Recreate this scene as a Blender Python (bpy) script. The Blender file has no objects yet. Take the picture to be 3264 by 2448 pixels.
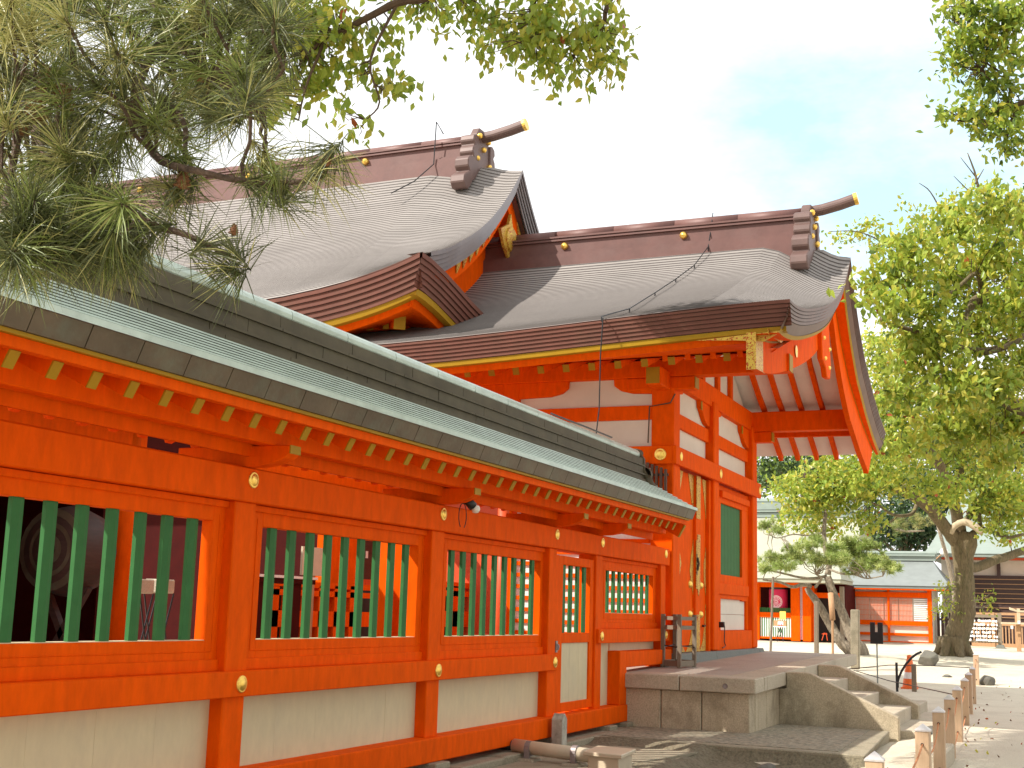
import bpy, bmesh, math, random
import numpy as np
from mathutils import Matrix, Vector
random.seed(7); rng = np.random.default_rng(11)
S = bpy.context.scene; COL = S.collection
rad = math.radians
# ------------------------------------------------------------------ camera, sky, sun, exposure
RV = np.array([[0.39346347, 0.17052268, 0.90338724], [-0.91889096, 0.04222807, 0.39224506], [0.02873838, -0.98444848, 0.17330695]])
CAM = np.array([0, 0, 1.6]); F = 4095.38
cd = bpy.data.cameras.new('camera'); cam = bpy.data.objects.new('camera', cd); COL.objects.link(cam)
r, d, f = RV[:, 0], RV[:, 1], RV[:, 2]
cam.matrix_world = Matrix(((r[0], -d[0], -f[0], 0), (r[1], -d[1], -f[1], 0), (r[2], -d[2], -f[2], 1.6), (0, 0, 0, 1)))
cd.sensor_width = 36; cd.lens = F / 3264 * 36; cd.clip_end = 2000; cd.clip_start = .05
S.camera = cam
TOSUN = Vector((-.72, .82, 1.0)).normalized()
sl = bpy.data.lights.new('sun', 'SUN'); sl.energy = 5.0; sl.angle = rad(.5); sl.color = (1, .95, .86)
so = bpy.data.objects.new('sun', sl); COL.objects.link(so); so.rotation_euler = (-TOSUN).to_track_quat('-Z', 'Y').to_euler()
w = bpy.data.worlds.new('World'); S.world = w; w.use_nodes = True
nt = w.node_tree; nt.nodes.clear(); N = nt.nodes.new; Lk = nt.links.new
sky = N('ShaderNodeTexSky'); sky.sky_type = 'NISHITA'; sky.sun_disc = False
sky.sun_elevation = math.asin(TOSUN.z); sky.sun_rotation = math.atan2(TOSUN.x, TOSUN.y)
geo = N('ShaderNodeNewGeometry'); mp = N('ShaderNodeMapping'); mp.inputs['Scale'].default_value = (1, 1, 2.2); mp.inputs['Location'].default_value = (3.1, 1.7, .4)
tc = N('ShaderNodeTexCoord'); no = N('ShaderNodeTexNoise'); no.inputs['Scale'].default_value = 2.3; no.inputs['Detail'].default_value = 9; no.inputs['Roughness'].default_value = .62
cr = N('ShaderNodeValToRGB'); cr.color_ramp.elements[0].position = .33; cr.color_ramp.elements[1].position = .58
dt = N('ShaderNodeVectorMath'); dt.operation = 'DOT_PRODUCT'   # bluer gap in the cloud towards one compass direction
dv = Vector(RV @ np.array([1890 * 1.47559 - 1632, 210 * 1.47559 - 1224, F])).normalized(); dt.inputs[1].default_value = dv
mr = N('ShaderNodeMapRange'); mr.inputs[1].default_value = .975; mr.inputs[2].default_value = .998; mr.inputs[3].default_value = .20; mr.inputs[4].default_value = -.10
ad = N('ShaderNodeMath'); ad.operation = 'ADD'
mx = N('ShaderNodeMixRGB'); mx.inputs[2].default_value = (10.3, 10.4, 10.5, 1)
bgt = N('ShaderNodeMixRGB'); bgt.blend_type = 'ADD'; bgt.inputs[0].default_value = 1; bgt.inputs[2].default_value = (3.9, 5.9, 6.7, 1)
bg = N('ShaderNodeBackground'); bg.inputs[1].default_value = .1; out = N('ShaderNodeOutputWorld')
Lk(tc.outputs['Generated'], mp.inputs[0]); Lk(mp.outputs[0], no.inputs['Vector']); Lk(tc.outputs['Generated'], dt.inputs[0])
Lk(dt.outputs['Value'], mr.inputs[0]); Lk(no.outputs['Fac'], ad.inputs[0]); Lk(mr.outputs[0], ad.inputs[1]); Lk(ad.outputs[0], cr.inputs[0])
Lk(sky.outputs[0], bgt.inputs[1]); Lk(bgt.outputs[0], mx.inputs[1]); Lk(cr.outputs[0], mx.inputs[0]); Lk(mx.outputs[0], bg.inputs[0]); Lk(bg.outputs[0], out.inputs[0])
S.view_settings.view_transform = 'Standard'; S.view_settings.look = 'None'; S.view_settings.exposure = .42; S.view_settings.gamma = 1
S.cycles.max_bounces = 6; S.cycles.transparent_max_bounces = 6


# ------------------------------------------------------------------ measured points: a ray through a photo pixel met with a real plane
def on(ax, val, u, v):
    dd = RV @ np.array([u - 1632, v - 1224, F]); return CAM + (val - CAM[ax]) / dd[ax] * dd
def P(x, y, X=None, Y=None, Z=None, D=None):                       # pixel of the 2212 wide picture
    u, v = x * 1.47559, y * 1.47559
    if D is not None:
        dd = RV @ np.array([u - 1632, v - 1224, F]); return CAM + dd / F * D
    return on(0, X, u, v) if X is not None else on(1, Y, u, v) if Y is not None else on(2, Z, u, v)
def zH(x, y, **k): return P((2400 + x * .3906) / 1.47559, (1500 + y * .3906) / 1.47559, **k)
def zB(x, y, **k): return P((2832 + x * .1953) / 1.47559, (1850 + y * .1953) / 1.47559, **k)
def zA(x, y, **k): return P((2400 + x * .1953) / 1.47559, (1850 + y * .1953) / 1.47559, **k)


# ------------------------------------------------------------------ materials
MAT = {}
def mat(name, col, rough=.6, var=.12, scale=6, bump=0, bscale=40, metal=0, dirt=None, dscale=1.5, damt=.5, stretch=None, trans=0, spec=.5):
    m = bpy.data.materials.new(name); m.use_nodes = True; t = m.node_tree; b = t.nodes['Principled BSDF']
    b.inputs['Roughness'].default_value = rough; b.inputs['Metallic'].default_value = metal; b.inputs['Specular IOR Level'].default_value = spec
    n = t.nodes.new; l = t.links.new
    g = n('ShaderNodeNewGeometry'); pos = g.outputs['Position']
    if stretch:
        mp = n('ShaderNodeMapping'); mp.inputs['Scale'].default_value = stretch; l(pos, mp.inputs[0]); pos = mp.outputs[0]
    nz = n('ShaderNodeTexNoise'); nz.inputs['Scale'].default_value = scale; nz.inputs['Detail'].default_value = 6; nz.inputs['Roughness'].default_value = .65; l(pos, nz.inputs['Vector'])
    mr = n('ShaderNodeMapRange'); mr.inputs[1].default_value = .3; mr.inputs[2].default_value = .7; mr.inputs[3].default_value = 1 - var; mr.inputs[4].default_value = 1 + var; l(nz.outputs['Fac'], mr.inputs[0])
    mu = n('ShaderNodeVectorMath'); mu.operation = 'SCALE'; mu.inputs[0].default_value = col; l(mr.outputs[0], mu.inputs['Scale'])
    c = mu.outputs[0]
    if dirt:
        n2 = n('ShaderNodeTexNoise'); n2.inputs['Scale'].default_value = dscale; n2.inputs['Detail'].default_value = 8; n2.inputs['Roughness'].default_value = .7; l(pos, n2.inputs['Vector'])
        r2 = n('ShaderNodeMapRange'); r2.inputs[1].default_value = .48; r2.inputs[2].default_value = .72; r2.inputs[4].default_value = damt; l(n2.outputs['Fac'], r2.inputs[0])
        mi = n('ShaderNodeMixRGB'); mi.inputs[2].default_value = (*dirt, 1); l(r2.outputs[0], mi.inputs[0]); l(c, mi.inputs[1]); c = mi.outputs[0]
    l(c, b.inputs['Base Color'])
    if bump:
        nb = n('ShaderNodeTexNoise'); nb.inputs['Scale'].default_value = bscale; nb.inputs['Detail'].default_value = 5; l(pos, nb.inputs['Vector'])
        bu = n('ShaderNodeBump'); bu.inputs['Strength'].default_value = bump; bu.inputs['Distance'].default_value = .02; l(nb.outputs['Fac'], bu.inputs['Height']); l(bu.outputs[0], b.inputs['Normal'])
    if trans:
        tr = n('ShaderNodeBsdfTranslucent'); l(c, tr.inputs[0]); ms = n('ShaderNodeMixShader'); ms.inputs[0].default_value = trans
        l(b.outputs[0], ms.inputs[1]); l(tr.outputs[0], ms.inputs[2]); l(ms.outputs[0], t.nodes['Material Output'].inputs[0])
    MAT[name] = m; return m
VERM = mat('vermilion_paint', (.80, .094, .0006), .65, .12, 5, .10, 45, dirt=(.50, .052, .005), dscale=2.6, damt=.32, stretch=(2.2, 2.2, .7), spec=.04)
VERMD = mat('vermilion_paint_aged', (.62, .075, .015), .5, .12, 4)
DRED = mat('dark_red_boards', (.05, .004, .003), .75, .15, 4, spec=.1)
OCHRE = mat('ochre_paint', (.37, .205, .008), .55, .08, 5, spec=.2)
GOLD = mat('gilt_metal', (.92, .60, .13), .32, .12, 20, .15, 60, metal=.85)
GOLDP = mat('pierced_gilt_metal', (.62, .40, .055), .42, .25, 40, .5, 60, metal=.35)
def pierce(m, hole, sc, lo, hi):                                    # scroll shaped openings showing the painted wood
    t = m.node_tree; b = t.nodes['Principled BSDF']; n = t.nodes.new; l = t.links.new; src = b.inputs['Base Color'].links[0].from_socket
    g = n('ShaderNodeNewGeometry'); nz = n('ShaderNodeTexNoise'); nz.inputs['Scale'].default_value = sc; nz.inputs['Detail'].default_value = 1; nz.inputs['Distortion'].default_value = 2.5; l(g.outputs['Position'], nz.inputs['Vector'])
    mr = n('ShaderNodeMapRange'); mr.inputs[1].default_value = lo; mr.inputs[2].default_value = hi; l(nz.outputs['Fac'], mr.inputs[0]); mi = n('ShaderNodeMixRGB'); mi.inputs[2].default_value = (*hole, 1); l(mr.outputs[0], mi.inputs[0]); l(src, mi.inputs[1]); l(mi.outputs[0], b.inputs['Base Color'])
pierce(GOLDP, (.42, .05, .006), 16, .55, .60)
PLAST = mat('white_plaster', (.70, .64, .54), .8, .05, 2, dirt=(.55, .5, .42), dscale=1.2, damt=.3)
BOARDW = mat('cream_boards', (.62, .53, .335), .7, .06, 5, dirt=(.50, .44, .32), dscale=1.4, damt=.35, stretch=(2, 1, .8))
SOFW = mat('white_soffit_boards', (.80, .75, .69), .75, .05, 3)
GREEN = mat('green_paint', (.036, .145, .042), .55, .1, 6, dirt=(.03, .12, .035), dscale=4, damt=.3, spec=.15)
VERD = mat('verdigris_copper', (.48, .57, .51), .34, .12, 4, metal=.25, dirt=(.25, .31, .265), dscale=2.5, damt=.5)
BCOP = mat('brown_copper', (.115, .085, .055), .5, .25, 3, .1, 30, metal=.25, dirt=(.16, .22, .17), dscale=3.5, damt=.35)
DCOP = mat('dark_copper_ridge', (.085, .07, .043), .6, .25, 3, metal=.1, dirt=(.09, .085, .06), dscale=2, damt=.35, spec=.25)
MAROON = mat('maroon_copper', (.135, .058, .048), .55, .16, 3, metal=.1, dirt=(.17, .10, .088), dscale=1.6, damt=.4)
MAROOND = mat('maroon_copper_aged', (.13, .075, .064), .5, .14, 3, metal=.1)
EAVEB = mat('brown_layered_eave', (.15, .052, .034), .6, .14, 3, dirt=(.12, .06, .035), dscale=1.6, damt=.5, spec=.25); EAVEG = mat('eave_joint', (.06, .022, .016), .7, .1)
SHING = mat('grey_copper_shingles', (.265, .238, .22), .7, .14, 2.5, .15, 25, dirt=(.20, .175, .158), dscale=1.1, damt=.4, stretch=(1, .35, 1))
GAP = mat('dark_gap', (.02, .016, .014), .8, .1); STEPL = mat('shingle_step_shade', (.10, .086, .08), .8, .1)  # dark tones standing in for shade in gaps, recesses and under overlaps
GRAN = mat('granite', (.47, .39, .27), .8, .3, 60, .25, 90, dirt=(.13, .10, .055), dscale=1.5, damt=.8, stretch=(1, 1, .8))
GRANL = mat('granite_top', (.46, .395, .295), .8, .26, 60, .25, 90, dirt=(.24, .20, .14), dscale=1.2, damt=.5)
PAVE = mat('platform_paving', (.37, .32, .265), .75, .2, 40, .15, 70, dirt=(.22, .18, .15), dscale=1.0, damt=.5)
GRAND = mat('weathered_granite', (.29, .25, .175), .85, .3, 50, .3, 60, dirt=(.10, .09, .05), dscale=2.4, damt=.6)
SLATE = mat('grey_base_stone', (.17, .18, .16), .8, .2, 30, .2, 60)
ROCK = mat('garden_rock', (.14, .13, .11), .9, .3, 8, .6, 14, dirt=(.10, .10, .05), dscale=4, damt=.6)
BWOOD = mat('pale_bollard_timber', (.55, .38, .24), .65, .12, 6, .1, 30, stretch=(14, 14, 1.5), dirt=(.42, .29, .19), dscale=3, damt=.4)
CAPW = mat('bollard_cap_metal', (.62, .58, .56), .35, .1, 20, metal=.4)
GWOOD = mat('grey_weathered_timber', (.21, .165, .115), .8, .2, 8, .2, 30, stretch=(10, 10, 1.5))
DWOOD = mat('dark_timber', (.055, .026, .02), .6, .25, 5, stretch=(1, 1, 6))
LWOOD = mat('tan_timber', (.42, .24, .12), .7, .15, 8, stretch=(8, 8, 1))
ROPE = mat('orange_rope', (.55, .22, .09), .8, .2, 40)
BARK = mat('camphor_bark', (.17, .128, .072), .95, .45, 7, 1.0, 12, stretch=(4, 4, 1), dirt=(.055, .06, .016), dscale=1.1, damt=.85)
PBARK = mat('pine_bark', (.26, .215, .16), .95, .5, 9, 1.0, 14, stretch=(2.5, 2.5, 1), dirt=(.12, .09, .06), dscale=5, damt=.7)
TWIG = mat('twig_bark', (.085, .052, .03), .9, .3, 20)
SAWN = mat('sawn_wood', (.50, .40, .27), .8, .15, 12)
L1 = mat('camphor_leaf_light', (.40, .48, .07), .32, .25, 3, trans=.5)
L2 = mat('camphor_leaf_mid', (.27, .38, .055), .32, .25, 3, trans=.5)
L3 = mat('camphor_leaf_yellow', (.55, .52, .08), .36, .25, 3, trans=.5)
L4 = mat('camphor_leaf_deep', (.12, .19, .04), .34, .3, 3, trans=.35)
L5 = mat('old_red_leaf', (.42, .10, .03), .5, .2, 3, trans=.3)
D1 = mat('dark_evergreen_leaf', (.035, .075, .025), .5, .4, 2, trans=.2)
D2 = mat('evergreen_leaf', (.075, .125, .035), .5, .4, 2, trans=.25)
N1 = mat('pine_needle_green', (.20, .25, .06), .42, .25, 4, trans=.25)
N2 = mat('pine_needle_light', (.42, .40, .15), .35, .25, 4, trans=.3)
N3 = mat('pine_needle_dark', (.095, .11, .04), .5, .25, 4, trans=.15)
CONE = mat('dry_pine_cone', (.20, .085, .035), .85, .4, 30)
CREAM = mat('cream_painted_metal', (.60, .50, .36), .45, .06, 6, dirt=(.42, .35, .25), dscale=5, damt=.3)
CLAMP = mat('dull_clamp_metal', (.28, .24, .23), .5, .2, 20, metal=.4)
BLACK = mat('black_plastic', (.012, .011, .012), .45, .2, 10)
GREYM = mat('grey_painted_pole', (.22, .25, .23), .5, .1, 10)
CONEO = mat('orange_cone_plastic', (.85, .17, .03), .5, .1, 8, dirt=(.5, .12, .04), dscale=8, damt=.3)
CONEW = mat('white_cone_band', (.75, .73, .70), .5, .08, 8)
GLASSB = mat('frosted_bulb', (.80, .76, .68), .25, .04, 10)
PINK = mat('crimson_cloth', (.62, .02, .10), .7, .1, 4)
PINKW = mat('pale_pink_print', (.85, .55, .60), .7, .05, 4)
PAPER = mat('white_paper', (.82, .80, .76), .8, .06, 30)
YELL = mat('yellow_board', (.85, .60, .12), .6, .06, 8)
LATT = mat('pale_lattice_blind', (.58, .40, .30), .75, .15, 30)
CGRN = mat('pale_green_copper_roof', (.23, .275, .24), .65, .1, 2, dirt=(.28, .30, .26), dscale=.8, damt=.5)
CCRM = mat('cream_green_roof', (.36, .36, .27), .65, .08, 2)  # cream green is the roof's own colour
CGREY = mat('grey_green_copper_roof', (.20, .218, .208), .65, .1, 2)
MOSS = mat('moss', (.10, .13, .02), .95, .4, 20, .6, 40)


# ------------------------------------------------------------------ mesh helpers
class MB:
    def __init__(s): s.v = []; s.f = []; s.m = []
    def add(s, vs, fs, mi=0):
        o = len(s.v); s.v += [tuple(map(float, p)) for p in vs]
        s.f += [tuple(o + i for i in q) for q in fs]; s.m += [mi] * len(fs); return s
    def box(s, x0, x1, y0, y1, z0, z1, mi=0):
        return s.hexa([(x0, y0, z0), (x1, y0, z0), (x1, y1, z0), (x0, y1, z0), (x0, y0, z1), (x1, y0, z1), (x1, y1, z1), (x0, y1, z1)], mi)
    def hexa(s, p, mi=0):
        return s.add(p, [(3, 2, 1, 0), (4, 5, 6, 7), (0, 1, 5, 4), (1, 2, 6, 5), (2, 3, 7, 6), (3, 0, 4, 7)], mi)
    def prism(s, poly, ax, a, b, mi=0):                            # polygon in the other two axes, extruded along ax
        n = len(poly)
        def pt(q, t): return {0: (t, q[0], q[1]), 1: (q[0], t, q[1]), 2: (q[0], q[1], t)}[ax]
        vs = [pt(q, a) for q in poly] + [pt(q, b) for q in poly]
        return s.add(vs, [tuple(range(n))[::-1], tuple(range(n, 2 * n))] + [(i, (i + 1) % n, n + (i + 1) % n, n + i) for i in range(n)], mi)
    def beam(s, a, b, w, h, mi=0, up=(0, 0, 1)):                   # bar with a w x h section from a to b
        a, b = Vector(a), Vector(b); dd = (b - a).normalized(); sd = dd.cross(Vector(up)).normalized(); u = sd.cross(dd)
        q = [(-w / 2, -h / 2), (w / 2, -h / 2), (w / 2, h / 2), (-w / 2, h / 2)]
        return s.hexa([a + sd * i + u * j for i, j in q] + [b + sd * i + u * j for i, j in q], mi)
    def tube(s, pts, rads, n=8, mi=0, cap=True, wob=0):
        pts = [Vector(p) for p in pts]
        if not hasattr(rads, '__len__'): rads = [rads] * len(pts)
        o = len(s.v); prev = None
        for i, p in enumerate(pts):
            t = (pts[min(i + 1, len(pts) - 1)] - pts[max(i - 1, 0)]).normalized()
            if prev is None: prev = t.orthogonal().normalized()
            u = (prev - t * prev.dot(t)).normalized(); prev = u; v = t.cross(u)
            for k in range(n):
                a = 2 * math.pi * k / n; rr = rads[i] * (1 + wob * (random.random() - .5))
                s.v.append(tuple(p + (u * math.cos(a) + v * math.sin(a)) * rr))
        for i in range(len(pts) - 1):
            for k in range(n):
                s.f.append((o + i * n + k, o + i * n + (k + 1) % n, o + (i + 1) * n + (k + 1) % n, o + (i + 1) * n + k)); s.m.append(mi)
        if cap:
            s.f.append(tuple(o + k for k in range(n))[::-1]); s.m.append(mi); e = o + (len(pts) - 1) * n
            s.f.append(tuple(e + k for k in range(n))); s.m.append(mi)
        return s
    def lathe(s, prof, c, n=20, ax=2, mi=0):                       # prof [(r, t)] around ax through c
        c = Vector(c); o = len(s.v)
        for rr, t in prof:
            for k in range(n):
                a = 2 * math.pi * k / n; q = [0, 0, 0]; q[(ax + 1) % 3] = rr * math.cos(a); q[(ax + 2) % 3] = rr * math.sin(a); q[ax] = t; s.v.append(tuple(c + Vector(q)))
        for i in range(len(prof) - 1):
            for k in range(n): s.f.append((o + i * n + k, o + i * n + (k + 1) % n, o + (i + 1) * n + (k + 1) % n, o + (i + 1) * n + k)); s.m.append(mi)
        return s
    def grid(s, rows, mi=0):                                        # rows of points -> quads
        o = len(s.v); n = len(rows[0])
        for rw in rows: s.v += [tuple(map(float, p)) for p in rw]
        for i in range(len(rows) - 1):
            for k in range(n - 1): s.f.append((o + i * n + k, o + i * n + k + 1, o + (i + 1) * n + k + 1, o + (i + 1) * n + k)); s.m.append(mi)
        return s
    def build(s, name, mats, parent=None, bevel=0, smooth=False, recalc=True):
        me = bpy.data.meshes.new(name); me.from_pydata(s.v, [], s.f)
        for m in (mats if isinstance(mats, (list, tuple)) else [mats]): me.materials.append(m)
        me.polygons.foreach_set('material_index', s.m)
        if recalc:
            bm = bmesh.new(); bm.from_mesh(me); bmesh.ops.recalc_face_normals(bm, faces=bm.faces); bm.to_mesh(me); bm.free()
        if smooth: me.polygons.foreach_set('use_smooth', [True] * len(me.polygons))
        me.update(); o = bpy.data.objects.new(name, me); COL.objects.link(o); own(o, parent)
        if bevel:
            b = o.modifiers.new('bevel', 'BEVEL'); b.width = bevel; b.segments = 1; b.limit_method = 'ANGLE'
        return o
def own(o, parent):
    if o.name.startswith('twigs'): o['kind'] = 'stuff'
    if parent is not None:
        o.parent = parent
        if parent.type == 'EMPTY': o.matrix_parent_inverse = Matrix.Translation(parent.location).inverted()
def thing(name, loc, label, cat, group=None):
    o = bpy.data.objects.new(name, None); COL.objects.link(o); o.location = loc; o.empty_display_size = .3; return tag(o, label, cat, group)
def tag(o, label, cat, group=None, kind=None):
    if label: o['label'] = label
    if cat: o['category'] = cat
    if group: o['group'] = group
    if kind: o['kind'] = kind
    return o
def part(name, m, parent, *boxes, bevel=.006):                     # every box a part of its own
    for q in boxes: o = MB().box(*q).build(name, m, parent, bevel=bevel)
    return o
def copytree(o, loc, label=None):
    c = o.copy(); COL.objects.link(c); c.location = loc
    if label: c['label'] = label
    for ch in o.children:
        k = ch.copy(); COL.objects.link(k); k.parent = c; k.matrix_parent_inverse = Matrix.Identity(4)
        for g in ch.children:
            q = g.copy(); COL.objects.link(q); q.parent = k; q.matrix_parent_inverse = Matrix.Identity(4)
    return c
def disc_stud(parent, c, ax, r=.055, sgn=-1, name='stud'):
    m = MB().lathe([(r * 1.0, 0), (r, sgn * .008), (r * .86, sgn * .013), (r * .8, sgn * .010), (r * .7, sgn * .016), (r * .35, sgn * .024), (.0005, sgn * .026)], c, 20, ax)
    return m.build(name, GOLD, parent, smooth=True)
def smooth(t): t = min(1, max(0, t)); return t * t * (3 - 2 * t)

# ------------------------------------------------------------------ ground
def gz(x, y):
    z = .42 * smooth((x - 27.5) / 10.5) + .12 * smooth((x - 36) / 10) + .10 * smooth((x - 46) / 14)
    z -= .10 * smooth((y - 1.75) / .8) * smooth((16.0 - x) / .5) * (1 - smooth((y - 6.3) / .5))     # sunken strip beside the fence
    z -= .10 * smooth((y - 1.75) / .8) * smooth((x - 15.9) / .5) * smooth((26.5 - x) / 1.0) * (1 - smooth((y - 6.3) / .5))
    z -= .13 * smooth((x - 13.9) / .5) * smooth((15.95 - x) / .1) * smooth((y - 1.9) / .4) * smooth((4.3 - y) / .4)
    z += .16 * smooth((y - 6.25) / .3) * smooth((20 - x) / .4)
    for cx, cy, rr, h in ((42, 3.6, 2.6, .14), (38.2, 5.6, 2.6, .22), (33.5, 4.2, 3, .06)):
        q = ((x - cx) ** 2 + (y - cy) ** 2) / rr ** 2
        if q < 1: z += h * (1 - q) ** 2
    return z
xs = sorted(set([-60, -30, -12, -4] + list(np.arange(0, 64, .4)) + list(range(64, 110, 4)) + [150, 260, 500, 900]))
ys = sorted(set([-500, -200, -80, -40, -20, -10, -6, -4, -3] + list(np.arange(-2, 7.6, .2)) + [8, 9, 11, 14, 18, 24, 32, 50, 90, 200, 500]))
g = MB().grid([[(x, y, gz(x, y) + (.012 * math.sin(3.1 * x + 1.7 * y) * math.sin(2.3 * y - x) if -2 < y < 7 and x < 45 else 0)) for y in ys] for x in xs])
SAND = mat('pale_sand', (.58, .515, .40), .9, .16, 55, .7, 38, dirt=(.36, .30, .22), dscale=.8, damt=.55)
gr = g.build('ground', SAND, smooth=True, recalc=False); tag(gr, 'pale sandy shrine court, sunlit beyond the steps', 'ground', kind='structure')

# ------------------------------------------------------------------ vermilion lattice fence with its copper roof
fence = thing('lattice_fence', (8, 6, .1), 'long vermilion fence with green barred windows under a narrow copper roof', 'fence')
X0, X1 = 1.6, 19.98
POSTS = [1.55, 5.0, 8.39, 11.76, 14.97, 16.69, 19.72]
for i, x in enumerate(POSTS):
    wd = .14 if i < 4 else .125
    part('post', VERM, fence, (x - wd, x + wd, 5.87, 6.13, .34, 2.37), bevel=.008)
part('sill_beam', VERM, fence, (X0, 17.72, 5.78, 6.16, .115, .345), (17.42, 17.72, 5.80, 6.1, .345, 1.08), (17.72, 19.98, 5.80, 6.1, .85, 1.07), bevel=.01)
part('knee_beam', VERM, fence, (X0, 15.09, 5.83, 6.14, .89, 1.085), (16.60, 19.98, 5.83, 6.14, 1.195, 1.385), bevel=.008)
part('head_beam', VERM, fence, (X0, 19.98, 5.84, 6.15, 2.37, 2.635), bevel=.008)
def window(x0, x1, wx0, wx1, z0, z1, nb, zb, n=None):
    # framed opening x0..x1 with an inner opening wx0..wx1
    fr = MB(); y0, y1 = 5.955, 6.06
    fr.box(x0, wx0, y0, y1, zb, 2.365); fr.box(wx1, x1, y0, y1, zb, 2.365); fr.box(wx0, wx1, y0, y1, z1, 2.365); fr.box(wx0, wx1, y0, y1, zb, z0)
    fr.box(x0, x1, 5.93, 5.953, zb, zb + .085)                      # step above the knee beam
    fr.box(x0, x1, 5.925, 5.953, 2.315, 2.365)
    for a, b in ((wx0 - .085, wx0 - .075), (wx1 + .075, wx1 + .085)): fr.box(a, b, 5.949, 5.956, z0 - .08, z1 + .06)
    fr.box(wx0 - .075, wx1 + .075, 5.949, 5.956, z0 - .085, z0 - .075)
    o = fr.build('window_frame', VERM, fence, bevel=.004)
    pt = (wx1 - wx0) / (nb + .35); 
    for k in range(nb):
        cx = wx0 + pt * (k + .675); bw = min(.052, pt * .18)
        b = MB().prism([(cx - bw, 5.978), (cx + bw * .2, 5.974), (cx + bw, 5.983), (cx + bw, 6.012), (cx - bw, 6.012)], 2, z0, z1)
        b.build('bar', GREEN, o)
    ln = MB().box(wx0, wx1, 5.965, 6.06, z0, z0 + .006); ln.build('window_ledge', BOARDW, o)
window(1.7, 4.86, 1.9, 4.72, 1.31, 2.205, 9, 1.085)
window(5.14, 8.25, 5.34, 8.10, 1.31, 2.205, 9, 1.085)
window(8.53, 11.62, 8.76, 11.50, 1.31, 2.205, 9, 1.085)
window(11.90, 14.845, 12.15, 14.77, 1.31, 2.205, 9, 1.085)
window(16.82, 19.6, 17.20, 19.45, 1.60, 2.19, 8, 1.385)
for a, b in ((1.7, 4.86), (5.14, 8.25), (8.53, 11.62), (11.90, 14.845)):
    wp = MB(); nb = 5; st = (b - a) / nb
    for k in range(nb): wp.box(a + k * st + .0008, a + (k + 1) * st - .0008, 5.985 + random.uniform(0, .001), 6.03, .345, .89)
    wp.build('white_panel', BOARDW, fence)
part('white_panel', BOARDW, fence, (16.82, 17.44, 5.985, 6.03, .345, 1.2), bevel=0); part('white_panel', BOARDW, fence, (17.5, 19.6, 5.985, 6.03, 1.075, 1.2), bevel=0)
# door
door = MB().box(15.12, 15.40, 5.90, 5.97, .365, 2.30).box(16.42, 16.56, 5.90, 5.97, .365, 2.30).box(15.40, 16.42, 5.90, 5.97, 2.19, 2.30).box(15.40, 16.42, 5.90, 5.97, 1.21, 1.335).box(15.40, 16.42, 5.90, 5.97, .365, .475).build('door', VERM, fence, bevel=.006)
part('door_panel', BOARDW, door, (15.40, 15.74, 5.925, 5.955, .475, 1.21), (15.743, 16.08, 5.925, 5.956, .475, 1.21), (16.083, 16.42, 5.925, 5.955, .475, 1.21), bevel=0)
for k in range(4):
    cx = 15.52 + .255 * k; part('bar', GREEN, door, (cx - .05, cx + .05, 5.93, 5.96, 1.335, 2.19), bevel=.004)
MB().box(15.16, 15.22, 5.885, 5.90, 1.10, 1.24).tube([(15.19, 5.87, 1.2), (15.19, 5.86, 1.17), (15.19, 5.87, 1.13)], .012, 6).build('door_latch', CLAMP, door)
part('door_jamb', VERM, fence, (15.095, 15.118, 5.93, 6.1, .345, 2.37), (16.562, 16.58, 5.93, 6.1, .345, 2.37), bevel=0)
for x in POSTS[1:]: disc_stud(fence, (x + .03, 5.84, 2.545), 1, .066)
for x in POSTS[1:5]: disc_stud(fence, (x + .03, 5.83, .987), 1, .066)
for x in (16.72, 19.75): disc_stud(fence, (x, 5.83, 1.29), 1, .062)
# brackets, purlins, rafters, roof
for x in POSTS[:-1]:
    prof = [(6.5, 2.64), (5.86, 2.64), (5.72, 2.645), (5.60, 2.665), (5.50, 2.70), (5.455, 2.735), (5.455, 2.80), (6.5, 2.80)]
    bk = MB().prism(prof, 0, x - .075, x + .075).build('bracket', VERM, fence, bevel=.006)
    part('gold_cap', OCHRE, bk, (x - .072, x + .072, 5.445, 5.454, 2.735, 2.80), bevel=0)
part('purlin', VERM, fence, (X0 - 4, 18.9, 5.59, 5.73, 2.80, 2.965), (X0 - 4, 19.9, 6.30, 6.44, 2.86, 2.975), bevel=.008)
part('infill_board', VERM, fence, (X0 - 4, 18.9, 5.80, 5.83, 2.715, 3.0), bevel=0)
part('top_plate', VERM, fence, (X0, 19.98, 5.93, 6.07, 2.635, 2.655), bevel=.004)
RSL = .47
x = .6; 
while x < 18.55:
    for sg in (1, -1):
        a = (x, 6 - sg * .655, 2.895); b = (x, 6 - sg * .02, 2.895 + .635 * RSL)
        if sg == 1 or x > 3:
            rf = MB().beam(a, b, .082, .11).build('rafter', VERM, fence)
            if sg == 1: MB().beam((x, 5.335, 2.888), (x, 5.346, 2.894), .08, .11).build('gold_cap', OCHRE, rf)
    x += .337
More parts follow.
